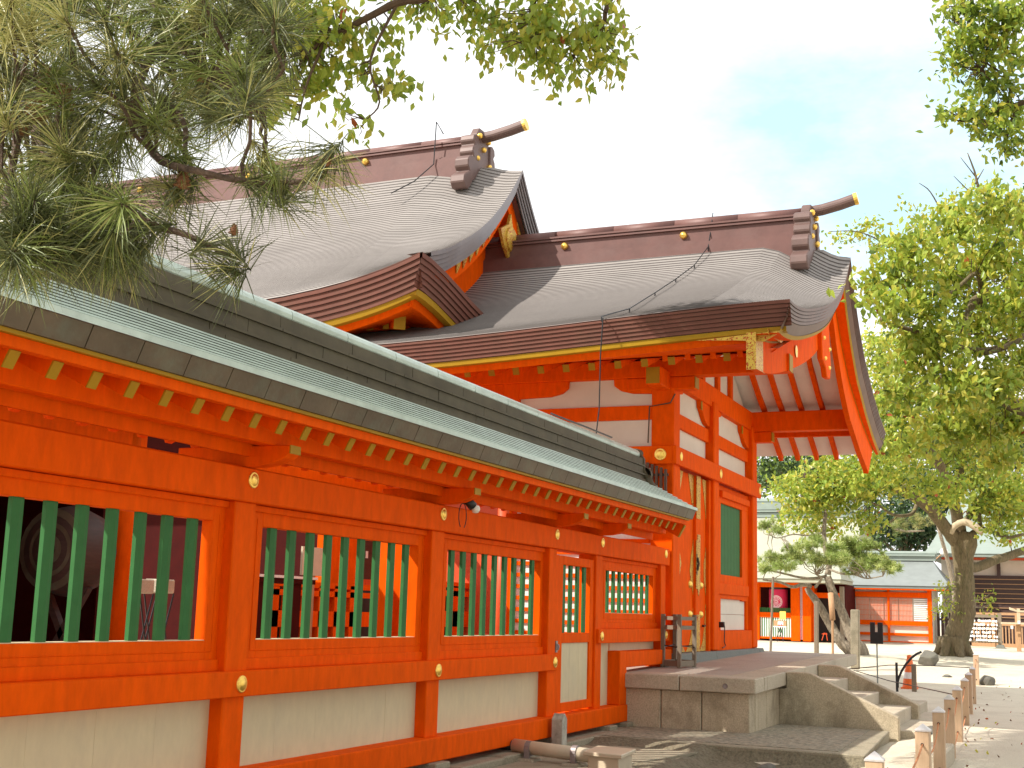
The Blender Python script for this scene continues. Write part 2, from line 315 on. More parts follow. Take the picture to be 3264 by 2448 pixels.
# verge board at the end of the fence roof
for sg in (1, -1):
    vb = MB().beam((18.72, 6 - sg * .70, 2.84), (18.72, 6 - sg * .02, 3.19), .07, .20).build('barge_board', VERM, fence)
    if sg == 1: MB().beam((18.72, 5.285, 2.83), (18.72, 5.299, 2.838), .074, .2).build('gold_cap', OCHRE, vb)
for sg in (1, -1):
    e = MB()
    def Y(y): return 6 - sg * y
    ya = sorted
    def bx(a, b, z0, z1, mi, xe=19.0): e.box(-3, xe, min(Y(a), Y(b)), max(Y(a), Y(b)), z0, z1, mi)
    # boarding over rafters, painted eave board
    e.hexa([(-3, Y(.70), 2.945), (18.8, Y(.70), 2.945), (18.8, Y(0), 2.945 + .70 * RSL), (-3, Y(0), 2.945 + .70 * RSL), (-3, Y(.70), 2.965), (18.8, Y(.70), 2.965), (18.8, Y(0), 2.965 + .70 * RSL), (-3, Y(0), 2.965 + .70 * RSL)], 0)
    bx(.735, .66, 2.94, 3.005, 0, 18.85)
    e.build('eave_board', [VERM], fence)
    bx2 = MB().box(-3, 18.92, min(Y(.77), Y(.70)), max(Y(.77), Y(.70)), 3.007, 3.03); bx2.build('ochre_strip', OCHRE, fence)
    # copper eave plates with seams
    fa = MB(); x = -3.0
    while x < 19.0:
        x2 = min(x + .46, 19.02); o = random.uniform(-.002, .002); y0 = .845 + o
        fa.hexa([(x + .004, Y(.79), 3.032), (x2 - .004, Y(.79), 3.032), (x2 - .004, Y(.70), 3.032), (x + .004, Y(.70), 3.032), (x + .004, Y(y0), 3.165), (x2 - .004, Y(y0), 3.165), (x2 - .004, Y(.70), 3.165), (x + .004, Y(.70), 3.165)], 0)
        x = x2
    fa.box(-3, 19.0, min(Y(.74), Y(.70)), max(Y(.74), Y(.70)), 3.032, 3.16, 0)
    fa.build('eave_fascia', BCOP, fence)
    # stepped copper courses; near black recess faces stand in for shadow under the lips
    rows = MB(); n = 9
    for k in range(n):
        t0, t1 = k / n, (k + 1) / n
        ya_, yb = .865 - .715 * t0, .865 - .715 * t1
        zz = lambda t: 3.167 + .39 * t ** 1.06
        z0, z1 = zz(t0), zz(t1); lip = .038
        rows.add([(-3, Y(ya_), z0 + lip), (19.03, Y(ya_), z0 + lip), (19.03, Y(yb), z1 + .001), (-3, Y(yb), z1 + .001)], [(0, 1, 2, 3)], 0)
        h = .026 if k else -.004
        rows.add([(-3, Y(ya_), z0 + h), (19.03, Y(ya_), z0 + h), (19.03, Y(ya_), z0 + lip), (-3, Y(ya_), z0 + lip)], [(0, 1, 2, 3)], 0)
        if k: rows.add([(-3, Y(ya_ - .016), z0 + h), (19.03, Y(ya_ - .016), z0 + h), (19.03, Y(ya_), z0 + h), (-3, Y(ya_), z0 + h)], [(0, 1, 2, 3)], 1); rows.add([(-3, Y(ya_ - .016), z0 - .003), (19.03, Y(ya_ - .016), z0 - .003), (19.03, Y(ya_ - .016), z0 + h), (-3, Y(ya_ - .016), z0 + h)], [(0, 1, 2, 3)], 1)
    rows.add([(19.02, Y(.865), 3.165), (19.02, Y(.15), 3.55), (19.02, Y(0), 3.55), (19.02, Y(0), 3.165)], [(0, 1, 2, 3)], 0)
    rows.build('roof_courses', [VERD, GAP], fence)
rd = MB()
for wdt, z0, z1 in ((.19, 3.53, 3.60), (.15, 3.60, 3.665), (.175, 3.665, 3.69), (.135, 3.69, 3.80), (.155, 3.80, 3.825), (.125, 3.825, 3.93)):
    x = -3; sid = .9 + random.random() * .3
    while x < 18.55:
        x2 = min(x + sid, 18.6); o = random.uniform(0, .003); rd.box(x + .004, x2 - .004, 6 - wdt - o, 6 + wdt + o, z0, z1 - .002); x = x2
rd.build('ridge_box', DCOP, fence)
cp = MB(); x = -3
while x < 18.6:
    x2 = min(x + .92, 18.62); cp.tube([(x + .004, 6, 3.985), (x2 - .004, 6, 3.985)], .078, 14); x = x2
cp.build('ridge_cap', VERD, fence, smooth=False)
en = MB().prism([(5.80, 3.52), (6.2, 3.52), (6.22, 3.62), (6.15, 3.75), (6.13, 3.93), (6.07, 4.02), (5.93, 4.02), (5.87, 3.93), (5.85, 3.75), (5.78, 3.62)], 0, 18.605, 18.70)
en.tube([(18.6, 6, 4.02), (18.83, 6, 4.03)], .06, 12).lathe([(.12, 0), (.13, .05), (.1, .12), (.05, .16), (.0, .17)], (18.66, 5.88, 3.68), 14, 0).tube([(18.62, 5.85, 3.62), (18.72, 5.8, 3.52), (18.80, 5.72, 3.44), (18.9, 5.6, 3.36)], [.1, .085, .06, .03], 10)
en.build('ridge_end_tile', DCOP, fence, smooth=True)
sc = MB()
for k in range(8): sc.box(19.86, 19.90, 6.40 - .075 * k, 6.44 - .075 * k, 3.30, 4.10 - .028 * k)
sc.box(19.905, 19.93, 5.86, 6.46, 3.80, 3.84).box(19.905, 19.93, 5.86, 6.46, 3.42, 3.46)
sc.build('slat_screen', mat('dark_brown_slats', (.10, .06, .04), .75, .2, 8), fence)
cable = MB().tube([(17.3, 5.93, 4.075), (16.2, 5.92, 4.07), (15.2, 5.95, 4.07), (15.0, 5.96, 4.075)], .012, 5); cable.build('roof_cable', BLACK, fence)

# spotlight under the fence eave
lx, ly, lz = 11.95, 5.60, 2.70
sp = thing('spotlight', (lx, ly, lz), 'small dark spotlight with a frosted bulb hanging under the fence eave', 'lamp')
MB().tube([(lx - .06, ly + .03, lz + .0), (lx + .0, ly - .02, lz - .07)], [.045, .05], 12).tube([(lx - .06, ly + .05, lz + .07), (lx - .05, ly + .03, lz)], .015, 6).build('hood', BLACK, sp, smooth=True)
MB().lathe([(.001, -.05), (.03, -.042), (.046, -.015), (.048, .0), (.035, .03)], (lx + .025, ly - .035, lz - .085), 14, 2).build('bulb', GLASSB, sp, smooth=True)
cc = [(lx - .1 - .09 * math.sin(a), ly + .05, lz - .1 - .13 * (1 - math.cos(a)) / 1.0 + .06) for a in np.linspace(-2.6, 2.6, 14)]
MB().tube(cc, .005, 5).build('cable', BLACK, sp)

# ------------------------------------------------------------------ stone kerb under the fence
kerb = thing('stone_kerb', (8, 5.9, 0), 'weathered granite kerb carrying the vermilion fence on small pad stones', 'kerb')
kb = MB(); x = 0.2
while x < 18.9:
    x2 = min(x + random.uniform(1.1, 1.7), 18.9); dz = random.uniform(-.006, .006); kb.box(x + .006, x2 - .006, 5.62 + random.uniform(-.01, .01), 6.35, -.3, .05 + dz); x = x2
kb.build('kerb_stone', GRAND, kerb, bevel=.015)
for x in (1.6, 5.0, 8.4, 11.72, 14.95, 16.9, 17.65):
    MB().box(x - .16, x + .16, 5.70, 6.1, .045, .113).build('pad_stone', GRAND, kerb, bevel=.012)

# ------------------------------------------------------------------ granite platform and stairs
def pz(x): return .775 + .0172 * (x - 17.65)
plat = thing('stone_platform', (22, 4.6, 0), 'granite platform with paved top in front of the gilded door, with four steps down', 'platform')
PX0, PX1, PY0 = 17.66, 26.7, 3.95
tp = MB().hexa([(PX0 + .55, PY0 + .5, pz(PX0) - .1), (PX1, PY0 + .5, pz(PX1) - .1), (PX1, 7, pz(PX1) - .1), (PX0 + .55, 7, pz(PX0) - .1), (PX0 + .55, PY0 + .5, pz(PX0 + .55) - .003), (PX1, PY0 + .5, pz(PX1) - .003), (PX1, 7, pz(PX1) - .003), (PX0 + .55, 7, pz(PX0 + .55) - .003)])
tp.build('paving', PAVE, plat)
cs = [5.9, 5.02, PY0]                                              # coping stones along the front
for i in range(2):
    a, b = cs[i + 1] + .006, cs[i] - .006
    o = MB().hexa([(PX0, a, .575), (PX0 + .54, a, .585), (PX0 + .54, b, .585), (PX0, b, .575), (PX0, a, .775), (PX0 + .54, a, .784), (PX0 + .54, b, .784), (PX0, b, .775)])
    o.build('coping_stone', GRANL, plat, bevel=.012)
xs_ = [PX0 + .546, 18.4, 19.66, 21.2, 22.5, 24.1, 25.5, PX1]
for a, b in zip(xs_[:-1], xs_[1:]):
    MB().hexa([(a + .005, PY0, pz(a) - .2), (b - .005, PY0, pz(b) - .2), (b - .005, PY0 + .49, pz(b) - .2), (a + .005, PY0 + .49, pz(a) - .2), (a + .005, PY0, pz(a)), (b - .005, PY0, pz(b)), (b - .005, PY0 + .49, pz(b)), (a + .005, PY0 + .49, pz(a))]).build('coping_stone', GRANL, plat, bevel=.012)
ysb = [5.9, 5.30, 4.72, 4.05]
for a, b in zip(ysb[1:], ysb[:-1]): MB().box(PX0 + .07, PX0 + .4, a + .006, b - .006, -.15, .572).build('facing_stone', GRAN, plat, bevel=.01)
xsb = [PX0 + .41, 18.25, 18.8, 19.3, 19.7]
for a, b in zip(xsb[:-1], xsb[1:]): MB().box(a + .005, b - .005, 4.05, 4.4, -.15, .572).build('facing_stone', GRAN, plat, bevel=.01)
part('facing_stone', GRAN, plat, (19.72, PX1 - .1, 4.06, 4.5, -.15, .60))
MB().lathe([(.035, -.004), (.03, .002), (.0, .003)], (PX0 - .003, 4.37, .665), 14, 0).build('bolt_cover', CLAMP, plat)
# steps
SX0, SX1 = 19.67, 22.42
for k in range(4):
    zt = .655 - .2 * k if k < 3 else .0
    y1 = 3.97 - .5 * k; y0 = y1 - .5 if k < 3 else y1 - .36
    part('step', GRANL, plat, (SX0 + .10, SX1 - .10, y0 - .02, y1 + .3, -.25, zt), bevel=.012) if k < 3 else part('step', GRANL, plat, (SX0 + .25, 24.3, 1.98, 2.46, -.2, .045), bevel=.012)
for xa, xb, dz in ((SX0 - .10, SX0 + .10, 0), (SX1 - .10, SX1 + .10, .035)):
    prof = [(4.056, -.2), (2.34, -.2), (2.34, .235 + dz), (3.58, .80 + dz), (3.66, .81 + dz), (3.945, .81 + dz), (3.945, .57), (4.056, .57)]
    MB().prism(prof, 0, xa + (.1 if xa < 20 else 0) - .0, xb + .1 if xa > 20 else xb + .1).build('cheek_wall', GRAN, plat, bevel=.012)
# base apron with pebble paving
apr = thing('pebble_apron', (17.5, 4, 0), 'low pebble paved apron edged with granite strips, below the near side of the platform', 'paving')
MB().hexa([(15.9, 2.45, -.30), (19.6, 2.47, -.30), (19.6, 6, -.30), (15.9, 6, -.30), (15.9, 2.27, .05), (19.6, 2.46, .05), (19.6, 5.6, .05), (15.9, 5.6, .05)]).build('slab', GRAND, apr, bevel=.012)
PEB = mat('pebble_paving', (.25, .225, .165), .8, .7, 15, 1.0, 20, dirt=(.38, .30, .20), dscale=7, damt=.8)
MB().hexa([(16.12, 2.62, .03), (19.6, 2.72, .03), (19.6, 5.6, .03), (16.12, 5.6, .03), (16.12, 2.62, .056), (19.6, 2.72, .056), (19.6, 5.6, .056), (16.12, 5.6, .056)]).build('pebbles', PEB, apr)
apr2 = thing('pebble_apron', (24, 3.2, 0), 'low pebble paved apron behind the far stair cheek, edged with pale granite', 'paving')
MB().box(22.6, 25.6, 2.52, 4.0, -.3, .17).build('slab', GRANL, apr2, bevel=.012); MB().box(22.6, 25.4, 2.75, 4.0, .15, .176).build('pebbles', PEB, apr2)
st = MB().hexa([(11.6, 5.0, -.3), (15.9, 4.9, -.3), (15.9, 5.62, -.3), (11.6, 5.62, -.3), (11.6, 5.0, -.02), (15.85, 4.15, -.02), (15.85, 5.62, -.02), (11.6, 5.62, -.02)]).build('stone_step', GRAND, bevel=.015)
tag(st, 'low dark stone slab between the fence kerb and the pebble apron, with striped sun patches', 'slab')
st2 = MB().box(14.9, 16.5, 1.33, 1.62, -.1, .2).build('stone_block', GRANL, bevel=.02); tag(st2, 'small pale granite block at the foot of the timber bollards', 'stone block')

SOIL = mat('damp_soil', (.15, .125, .08), .95, .5, 30, .9, 22, dirt=(.25, .21, .145), dscale=5, damt=.6)
gs_ = MB().grid([[(x, y, gz(x, y) + .065 + .02 * math.sin(9 * x + 4 * y) * math.sin(7 * y - 3 * x)) for y in np.arange(2.15, 5.7, .12)] for x in np.arange(8.0, 15.95, .12)])
o = gs_.build('soil', SOIL, smooth=True, recalc=False); tag(o, 'dark damp soil strip between the fence kerb and the bollards', 'soil', kind='structure')
# ------------------------------------------------------------------ roof builder used by both halls
def courses(bmesh_, prof_fn, ys_, n, lip=.02, gap=.018, mi=(0, 1)):
    """stepped shingle courses; prof_fn(t, y) -> (x, z), t from eave 0 to ridge 1"""
    for k in range(n):
        t0, t1 = k / n, (k + 1) / n; lo, hi, un = [], [], []
        for y in ys_:
            x0, z0 = prof_fn(t0, y); x1, z1 = prof_fn(t1, y); h = .26 * (z1 - z0)
            lo.append((x0, y, z0 + h)); hi.append((x1, y, z1)); un.append((x0, y, z0))
        bmesh_.grid([lo, hi], mi[0]); bmesh_.grid([un, lo], mi[1])  # risers coloured darker, as the shadow under each overlapping course
def edgeband(b, pts, inn, total, nl, mi=0, gapmi=1, step=.02):
    """layered roof edge hanging under pts, each layer set in from the one above"""
    h = total / nl
    for k in range(nl):
        a = [(p[0] + i[0] * step * k, p[1] + i[1] * step * k, p[2] - h * k) for p, i in zip(pts, inn)]
        c = [(p[0] + i[0] * step * k, p[1] + i[1] * step * k, p[2] - h * (k + 1) + .008) for p, i in zip(pts, inn)]
        e = [(p[0] + i[0] * (step * k + .02), p[1] + i[1] * (step * k + .02), p[2] - h * (k + 1) + .008) for p, i in zip(pts, inn)]
        g2 = [(p[0] + i[0] * (step * k + .02), p[1] + i[1] * (step * k + .02), p[2] - h * (k + 1)) for p, i in zip(pts, inn)]
        b.grid([a, c], mi); b.grid([c, e], mi); b.grid([e, g2], gapmi)
    return [(p[0] + i[0] * step * nl, p[1] + i[1] * step * nl, p[2] - total) for p, i in zip(pts, inn)]
def ridge(parent, xr, y0, y1, zb, wide=.40, h=.62, tipy=None, tipz=.55):
    b = MB()
    for wv, a, c in ((wide, 0, .19), (wide * .9, .19, .225), (wide * .86, .225, .245), (wide * .78, .245, .47), (wide * .9, .47, .505), (wide * .84, .505, .53), (wide * .92, .53, .565), (wide * .6, .565, .61)):
        b.box(xr - wv, xr + wv, y0, y1, zb - (.25 if a == 0 else 0) + a, zb + c - .003)
    b.build('ridge_box', MAROON, parent)
    c = MB(); y = y0
    while y < y1:
        y2 = min(y + 1.25, y1); c.tube([(xr, y + .005, zb + .66), (xr, y2 - .005, zb + .66)], .125, 16); y = y2
    c.build('ridge_cap', MAROON, parent, smooth=True)
def ridge_end(parent, xr, y0, zb, s=1.0, reach=.85):
    # onigawara: shaped plate with draping scroll fins, and the rising round end roll
    pl = [(-.36, -.35), (.36, -.35), (.40, .1), (.30, .34), (.26, .66), (.16, .80), (-.16, .80), (-.26, .66), (-.30, .34), (-.40, .1)]
    MB().prism([(xr + a * s, zb + c * s) for a, c in pl], 1, y0 - .16, y0 + .02).build('ridge_end_plate', MAROOND, parent, bevel=.02)
    for sg in (-1, 1):
        fin = [(.26, .56), (.36, .60), (.47, .55), (.50, .44), (.44, .36), (.50, .30), (.52, .20), (.47, .12), (.60, .10), (.70, .0), (.70, -.14), (.62, -.22), (.72, -.28), (.84, -.36), (.86, -.50), (.78, -.60), (.66, -.60), (.56, -.50), (.46, -.36), (.30, -.2)]
        MB().prism([(xr + sg * a * s, zb + c * s) for a, c in fin], 1, y0 - .20, y0 + .12).build('ridge_end_scroll', MAROOND, parent, bevel=.02)
    MB().tube([(xr, y0 + .1, zb + .68), (xr, y0 - .35 * reach, zb + .72), (xr, y0 - .7 * reach, zb + .79), (xr, y0 - reach, zb + .87)], .108 * s, 18).build('ridge_end_roll', MAROOND, parent, smooth=False)
    MB().tube([(xr, y0 - reach + .03, zb + .864), (xr, y0 - reach - .035, zb + .878)], .118 * s, 18).build('gold_cap', GOLD, parent)
    for a, c in ((-.2, .62), (.2, .62), (-.28, .14), (.28, .14), (0, .4)): 
        MB().lathe([(.001, -.07), (.045, -.055), (.06, -.02), (.055, .02)], (xr + a * s, y0 - .17, zb + c * s), 12, 1).build('stud', GOLD, parent, smooth=True)

# ------------------------------------------------------------------ the near hall with the gilded door
hall = thing('shrine_hall', (23, 8, .9), 'vermilion hall with gilded door and white panels under a curved grey roof', 'shrine hall')
vx = np.array([17.94, 18.76, 19.75, 20.86, 21.84, 22.65, 23.38, 23.75]); vz = np.array([6.07, 6.15, 6.34, 6.64, 6.99, 7.38, 7.86, 8.28])
pc = np.polyfit(vx, vz, 4)
def V(x):
    if x <= 23.75: return float(np.polyval(pc, x)) if x > 17.9 else 6.06
    return float(np.interp(x, [23.75, 24.1, 24.6, 25.3, 26.46, 27.4, 28.3], [8.28, 7.75, 7.22, 6.67, 6.13, 5.80, 5.58]))
def eavez(y): return -.30 * smooth((y - 3.5) / 7.5) ** .8 if y > 3.5 else 0
YE = 3.5
def nearroof(t, y):
    x = 17.94 + (23.75 - 17.94) * t
    b = smooth((y - YE) / 1.55)
    return x, min(V(x) + .74 * (t * 1.1) ** .70 * b + eavez(y) * (1 - t), 8.46)
yl = [3.5, 3.58, 3.7, 3.85, 4.0, 4.2, 4.45, 4.7, 5.0, 5.3, 5.6, 6.2, 7, 8, 9, 10, 11, 12.4]
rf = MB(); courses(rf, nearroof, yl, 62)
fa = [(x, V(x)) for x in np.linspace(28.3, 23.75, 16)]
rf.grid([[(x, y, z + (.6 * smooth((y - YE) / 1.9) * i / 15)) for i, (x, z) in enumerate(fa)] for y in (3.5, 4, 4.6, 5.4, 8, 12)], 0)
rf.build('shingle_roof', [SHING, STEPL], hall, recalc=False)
eb = MB()
e1 = [(17.94, y, V(17.94) + .017 + eavez(y)) for y in yl]; eavebot = edgeband(eb, e1, [(1, 0)] * len(e1), .36, 6)
eb.build('layered_eave', [EAVEB, EAVEG], hall, recalc=False)
ev = MB()
vxs = list(np.linspace(17.94, 23.75, 30)) + list(np.linspace(23.9, 28.3, 22))
v1 = [(x, YE, V(x) + .017) for x in vxs]; vb_ = edgeband(ev, v1, [(0, 1)] * len(v1), .26, 5, step=.012); ev.grid([vb_, [(p[0], YE + .14, p[2] - .16) for p in vb_]], 0)
ev.grid([[(28.3, y, 5.6 + (.0)) for y in (3.5, 8, 12)], [(28.2, y, 5.2) for y in (3.62, 8, 12)]], 0)
ev.build('layered_verge', [mat('verge_copper', (.15, .085, .064), .55, .14, 3, dirt=(.19, .14, .115), dscale=2, damt=.5), GAP], hall, recalc=False)
# ochre strip and painted boards below the layers
def ysplay(x): return 4.02 - .30 * (x - 17.6) / 10.6
o1 = MB(); o2 = MB()
bot = [(18.06, y, V(17.94) - .345 + eavez(y)) for y in yl[1:]]
o1.grid([bot, [(p[0] + .01, p[1], p[2] - .07) for p in bot]]); o1.grid([[(p[0] + .01, p[1], p[2] - .07) for p in bot], [(p[0] + .12, p[1], p[2] - .075) for p in bot]])
vb = [(x, YE + .13, V(x) - .403) for x in vxs]
o1.grid([vb, [(p[0], p[1] + .03, p[2] - .06) for p in vb]]); MB().grid([[(p[0], p[1] + .03, p[2] - .06) for p in vb], [(p[0], ysplay(p[0]), p[2] - .06) for p in vb]]).build('verge_soffit', VERM, hall, recalc=False)
o1.build('ochre_strip', OCHRE, hall, recalc=False)
b0 = [(18.17, y, V(17.94) - .42 + eavez(y)) for y in yl[4:]]
o2.grid([b0, [(p[0] + .03, p[1], p[2] - .10) for p in b0], [(18.95, p[1], 5.535 + .3 * (V(17.94) + eavez(p[1]) - 5.80) * .5) for p in b0]])
o2.build('eave_board', VERM, hall, recalc=False)
bb = MB()
def bargeh(x): return .50 + .22 * smooth((x - 22.5) / 2.6)
bxs = [x for x in vxs if x < 27.6]; top = [(x + (.55 if x > 27.3 else 0), ysplay(x), V(x + (.55 if x > 27.3 else 0)) - .46) for x in bxs]; low = [(x - (.15 if x > 27.3 else 0), ysplay(x), V(x) - .46 - bargeh(x)) for x in bxs]
bk_ = [(p[0], p[1] + .1, p[2]) for p in low]; bt_ = [(p[0], p[1] + .1, p[2]) for p in top]
bb.grid([top, low, bk_, bt_, top]); bb.build('barge_board', VERM, hall, recalc=False)
gs = MB(); gs.grid([[(p[0], p[1] - .006, p[2] - .002) for p in top], [(p[0], p[1] - .006, p[2] - .035) for p in top]]); gs.build('ochre_edge', OCHRE, hall, recalc=False)
# gilt fitting at the near end of the barge board
x = 17.94; yy = ysplay(x)
gt = MB().box(x - .012, x + .004, yy - .02, yy + .12, V(x) - .98, V(x) - .44).prism([(x, V(x) - .46), (x + .72, V(x + .7) - .47), (x + .50, V(x) - .64), (x + .58, V(x) - .78), (x + .62, V(x) - .93), (x, V(x) - .965)], 1, yy - .014, yy - .004)
gt.prism([(x - .01, V(x) - .40), (x + 1.3, V(x + 1.3) - .415), (x + .9, V(x + .9) - .50), (x, V(x) - .47)], 1, yy - .2, yy - .19)
gt.prism([(3.62, V(x) - .41), (4.9, V(x) - .49), (4.3, V(x) - .52), (3.9, V(x) - .56)], 0, 18.04, 18.055)
gt.build('gilt_fitting', GOLDP, hall)
MB().lathe([(.1, -.01), (.02, -.02), (0, -.03)], (20.6, ysplay(20.6) - .008, V(20.6) - .7), 14, 1).build('stud', GOLD, hall)
# pendant board at the gable apex
px, py = 22.75, 3.86
pd = MB().prism([(px - .42, 6.75), (px + .35, 7.0), (px + .52, 6.1), (px + .42, 5.86), (px + .1, 5.84), (px - .02, 6.0), (px - .34, 6.1)], 1, py - .05, py + .05).build('gable_pendant', VERM, hall, bevel=.015)
for a, c in ((-.2, 6.5), (.36, 6.4), (-.1, 6.15), (.3, 6.05)): MB().lathe([(.001, -.04), (.03, -.03), (.04, 0)], (px + a, py - .05, c), 10, 1).build('stud', GOLD, pd, smooth=True)
ridge(hall, 23.5, 4.3, 12.2, 8.44, .40)
ridge_end(hall, 23.5, 4.3, 8.44, 1.0, .95)
for y in (6.55, 9.0): MB().lathe([(.001, -.075), (.05, -.06), (.075, -.02), (.07, .02)], (23.5 - .33, y, 8.44 + .36), 14, 0).build('stud', GOLD, hall, smooth=True)
# rafters with ochre ends under the long eave
y = 4.22
while y < 11.5:
    dz = .06 * (1 - smooth((y - 4) / 4)); a = (18.93, y, 5.445 + dz); b = (20.3, y, 5.95 + dz)
    r_ = MB().beam(a, b, .105, .12).build('rafter', VERM, hall)
    MB().beam((18.915, y, 5.438 + dz), (18.929, y, 5.444 + dz), .108, .123).build('gold_cap', OCHRE, r_); y += .437
MB().grid([[(18.9, yy, 5.53) for yy in (3.95, 8, 12.4)], [(20.4, yy, 6.06) for yy in (3.95, 8, 12.4)]]).build('eave_soffit', VERM, hall, recalc=False)
# gable overhang: white boards and rafters down both slopes
UN = [(18.9, 5.53), (20.0, 5.90), (21.2, 6.25), (22.3, 6.72), (23.0, 7.1), (23.55, 7.35), (24.0, 7.0), (24.8, 6.42), (25.6, 6.0), (26.1, 5.79), (27.75, 5.0)]
MB().grid([[(a, yy, c + .06) for a, c in UN] for yy in (3.85, 4.5, 5.2, 6.0, 8, 12)]).build('gable_soffit', SOFW, hall, recalc=False)
for yy in (4.45, 4.87, 5.27, 5.63):
    q = MB()
    for (a, c), (a2, c2) in zip(UN[:-1], UN[1:]): q.beam((a, yy, c - .0), (a2, yy, c2 - .0), .085, .115)
    q.build('rafter', VERM, hall)
part('eave_lath', VERM, hall, (26.75, 26.85, 4.0, 12, 5.33, 5.43))
for xx_, z0, z1 in ((20.1, 5.44, 5.72), (26.0, 5.34, 5.74)):
    o = part('purlin', VERM, hall, (xx_ - .14, xx_ + .14, 3.92, 12, z0, z1), bevel=.01)
    part('gold_cap', OCHRE, o, (xx_ - .135, xx_ + .135, 3.908, 3.919, z0 + .005, z1 - .005), bevel=0)
    o = part('bracket', VERM, hall, (xx_ - .12, xx_ + .12, 5.45, 6.6, z0 - .22, z0 - .003), bevel=.02); part('gold_cap', OCHRE, o, (xx_ - .115, xx_ + .115, 5.438, 5.449, z0 - .2, z0 - .02), bevel=0)
o = part('purlin', VERM, hall, (23.4, 23.62, 3.95, 6.5, 6.95, 7.25), bevel=.01)
# corner beam end block with ochre face
o = MB().box(19.45, 20.1, 5.86, 6.12, 5.22, 5.52).build('beam_end', VERM, hall, bevel=.02); part('gold_cap', OCHRE, o, (19.437, 19.449, 5.88, 6.1, 5.24, 5.5), bevel=0)
# columns and walls
for xa, xb in ((20.0, 20.38), (22.62, 22.98), (25.74, 26.12)):
    c = MB().box(xa, xb, 5.80, 6.18, 1.0, 5.44).build('column', VERM, hall, bevel=.02)
for xa in (20.0, 25.74): part('column', VERM, hall, (xa, xa + .38, 11.0, 11.38, 1.0, 5.44), bevel=.02)
part('wall_core', VERMD, hall, (20.16, 26.0, 6.02, 12.5, 1.0, 5.6), bevel=0)
part('nageshi_beam', VERM, hall, (19.93, 26.2, 5.735, 5.80, 4.0, 4.295), (19.93, 20.0, 5.80, 11.5, 4.0, 4.295), bevel=.008)
disc_stud(hall, (19.93, 6.0, 4.155), 0, .10); disc_stud(hall, (20.22, 5.735, 4.15), 1, .075); disc_stud(hall, (22.85, 5.735, 4.15), 1, .085); disc_stud(hall, (26.08, 5.735, 4.15), 1, .085)
part('gable_beam', VERM, hall, (20.1, 26.1, 5.84, 6.04, 5.36, 5.74), bevel=.01)
gw = MB().prism([(20.3, 5.74), (26.0, 5.74), (25.0, 6.3), (24.2, 6.9), (23.55, 7.35), (22.5, 6.85), (21.4, 6.35)], 1, 6.0, 6.03).build('gable_plaster', PLAST, hall)
for a in (21.6, 22.4, 23.5, 24.5): part('gable_strut', VERM, hall, (a - .1, a + .1, 5.93, 5.998, 5.74, V(a) - .95), bevel=.005)
for a, b in ((20.38, 22.62), (22.98, 25.74)):
    part('plaster_panel', PLAST, hall, (a, b, 5.965, 6.018, 4.295, 5.36), bevel=0)
    part('band', VERM, hall, (a, b, 5.90, 5.963, 4.69, 4.93), bevel=.006)
    for sg, e in ((1, b), (-1, a)):
        L = .66 if sg > 0 else .5
        o = MB().prism([(e, 5.36), (e - sg * L, 5.36), (e - sg * (L - .04), 5.24), (e - sg * (L - .16), 5.17), (e - sg * (L - .30), 5.06), (e - sg * .2, 4.99), (e, 4.97)] if sg > 0 else [(e, 5.36), (e + L, 5.36), (e + L - .05, 5.28), (e + L - .22, 5.25), (e + .2, 5.17), (e, 5.15)], 1, 5.88, 5.963).build('bracket', VERM, hall, bevel=.008)
        if sg > 0: part('gold_cap', OCHRE, o, (e - L + .02, e - L + .1, 5.868, 5.879, 5.2, 5.35), bevel=0)
# long side panels
for a, b in ((6.18, 8.55), (8.85, 11.0)):
    part('plaster_panel', PLAST, hall, (20.10, 20.155, a, b, 4.295, 5.44), bevel=0)
    part('band', VERM, hall, (20.05, 20.098, a, b, 4.75, 4.985), bevel=.006)
part('post', VERM, hall, (20.0, 20.155, 8.55, 8.85, 1.0, 5.44))
for e, sg, L in ((6.18, 1, .66), (8.85, 1, .9), (8.55, -1, .9), (11.0, -1, .7)):
    o = MB().prism([(e, 5.44), (e + sg * L, 5.44), (e + sg * (L - .01), 5.32), (e + sg * (L - .12), 5.24), (e + sg * (L - .32), 5.19), (e, 5.175)], 0, 20.0, 20.098).build('bracket', VERM, hall, bevel=.008)
# lattice wall low on the side
ly_ = P((800 + 1595 * .4973) / 1.47559, (1650 + 400 * .4971) / 1.47559, X=20.03)[1]
part('lattice_board', PAPER, hall, (20.08, 20.15, 6.2, ly_, 1.0, 3.95), bevel=0)
lt = MB()
for k in range(15): lt.box(20.045, 20.08, 6.2, ly_, 1.02 + .19 * k, 1.085 + .19 * k)
lt.build('side_lattice', VERM, hall); part('side_boards', VERMD, hall, (20.08, 20.15, ly_, 11, 1.0, 3.95), bevel=0)
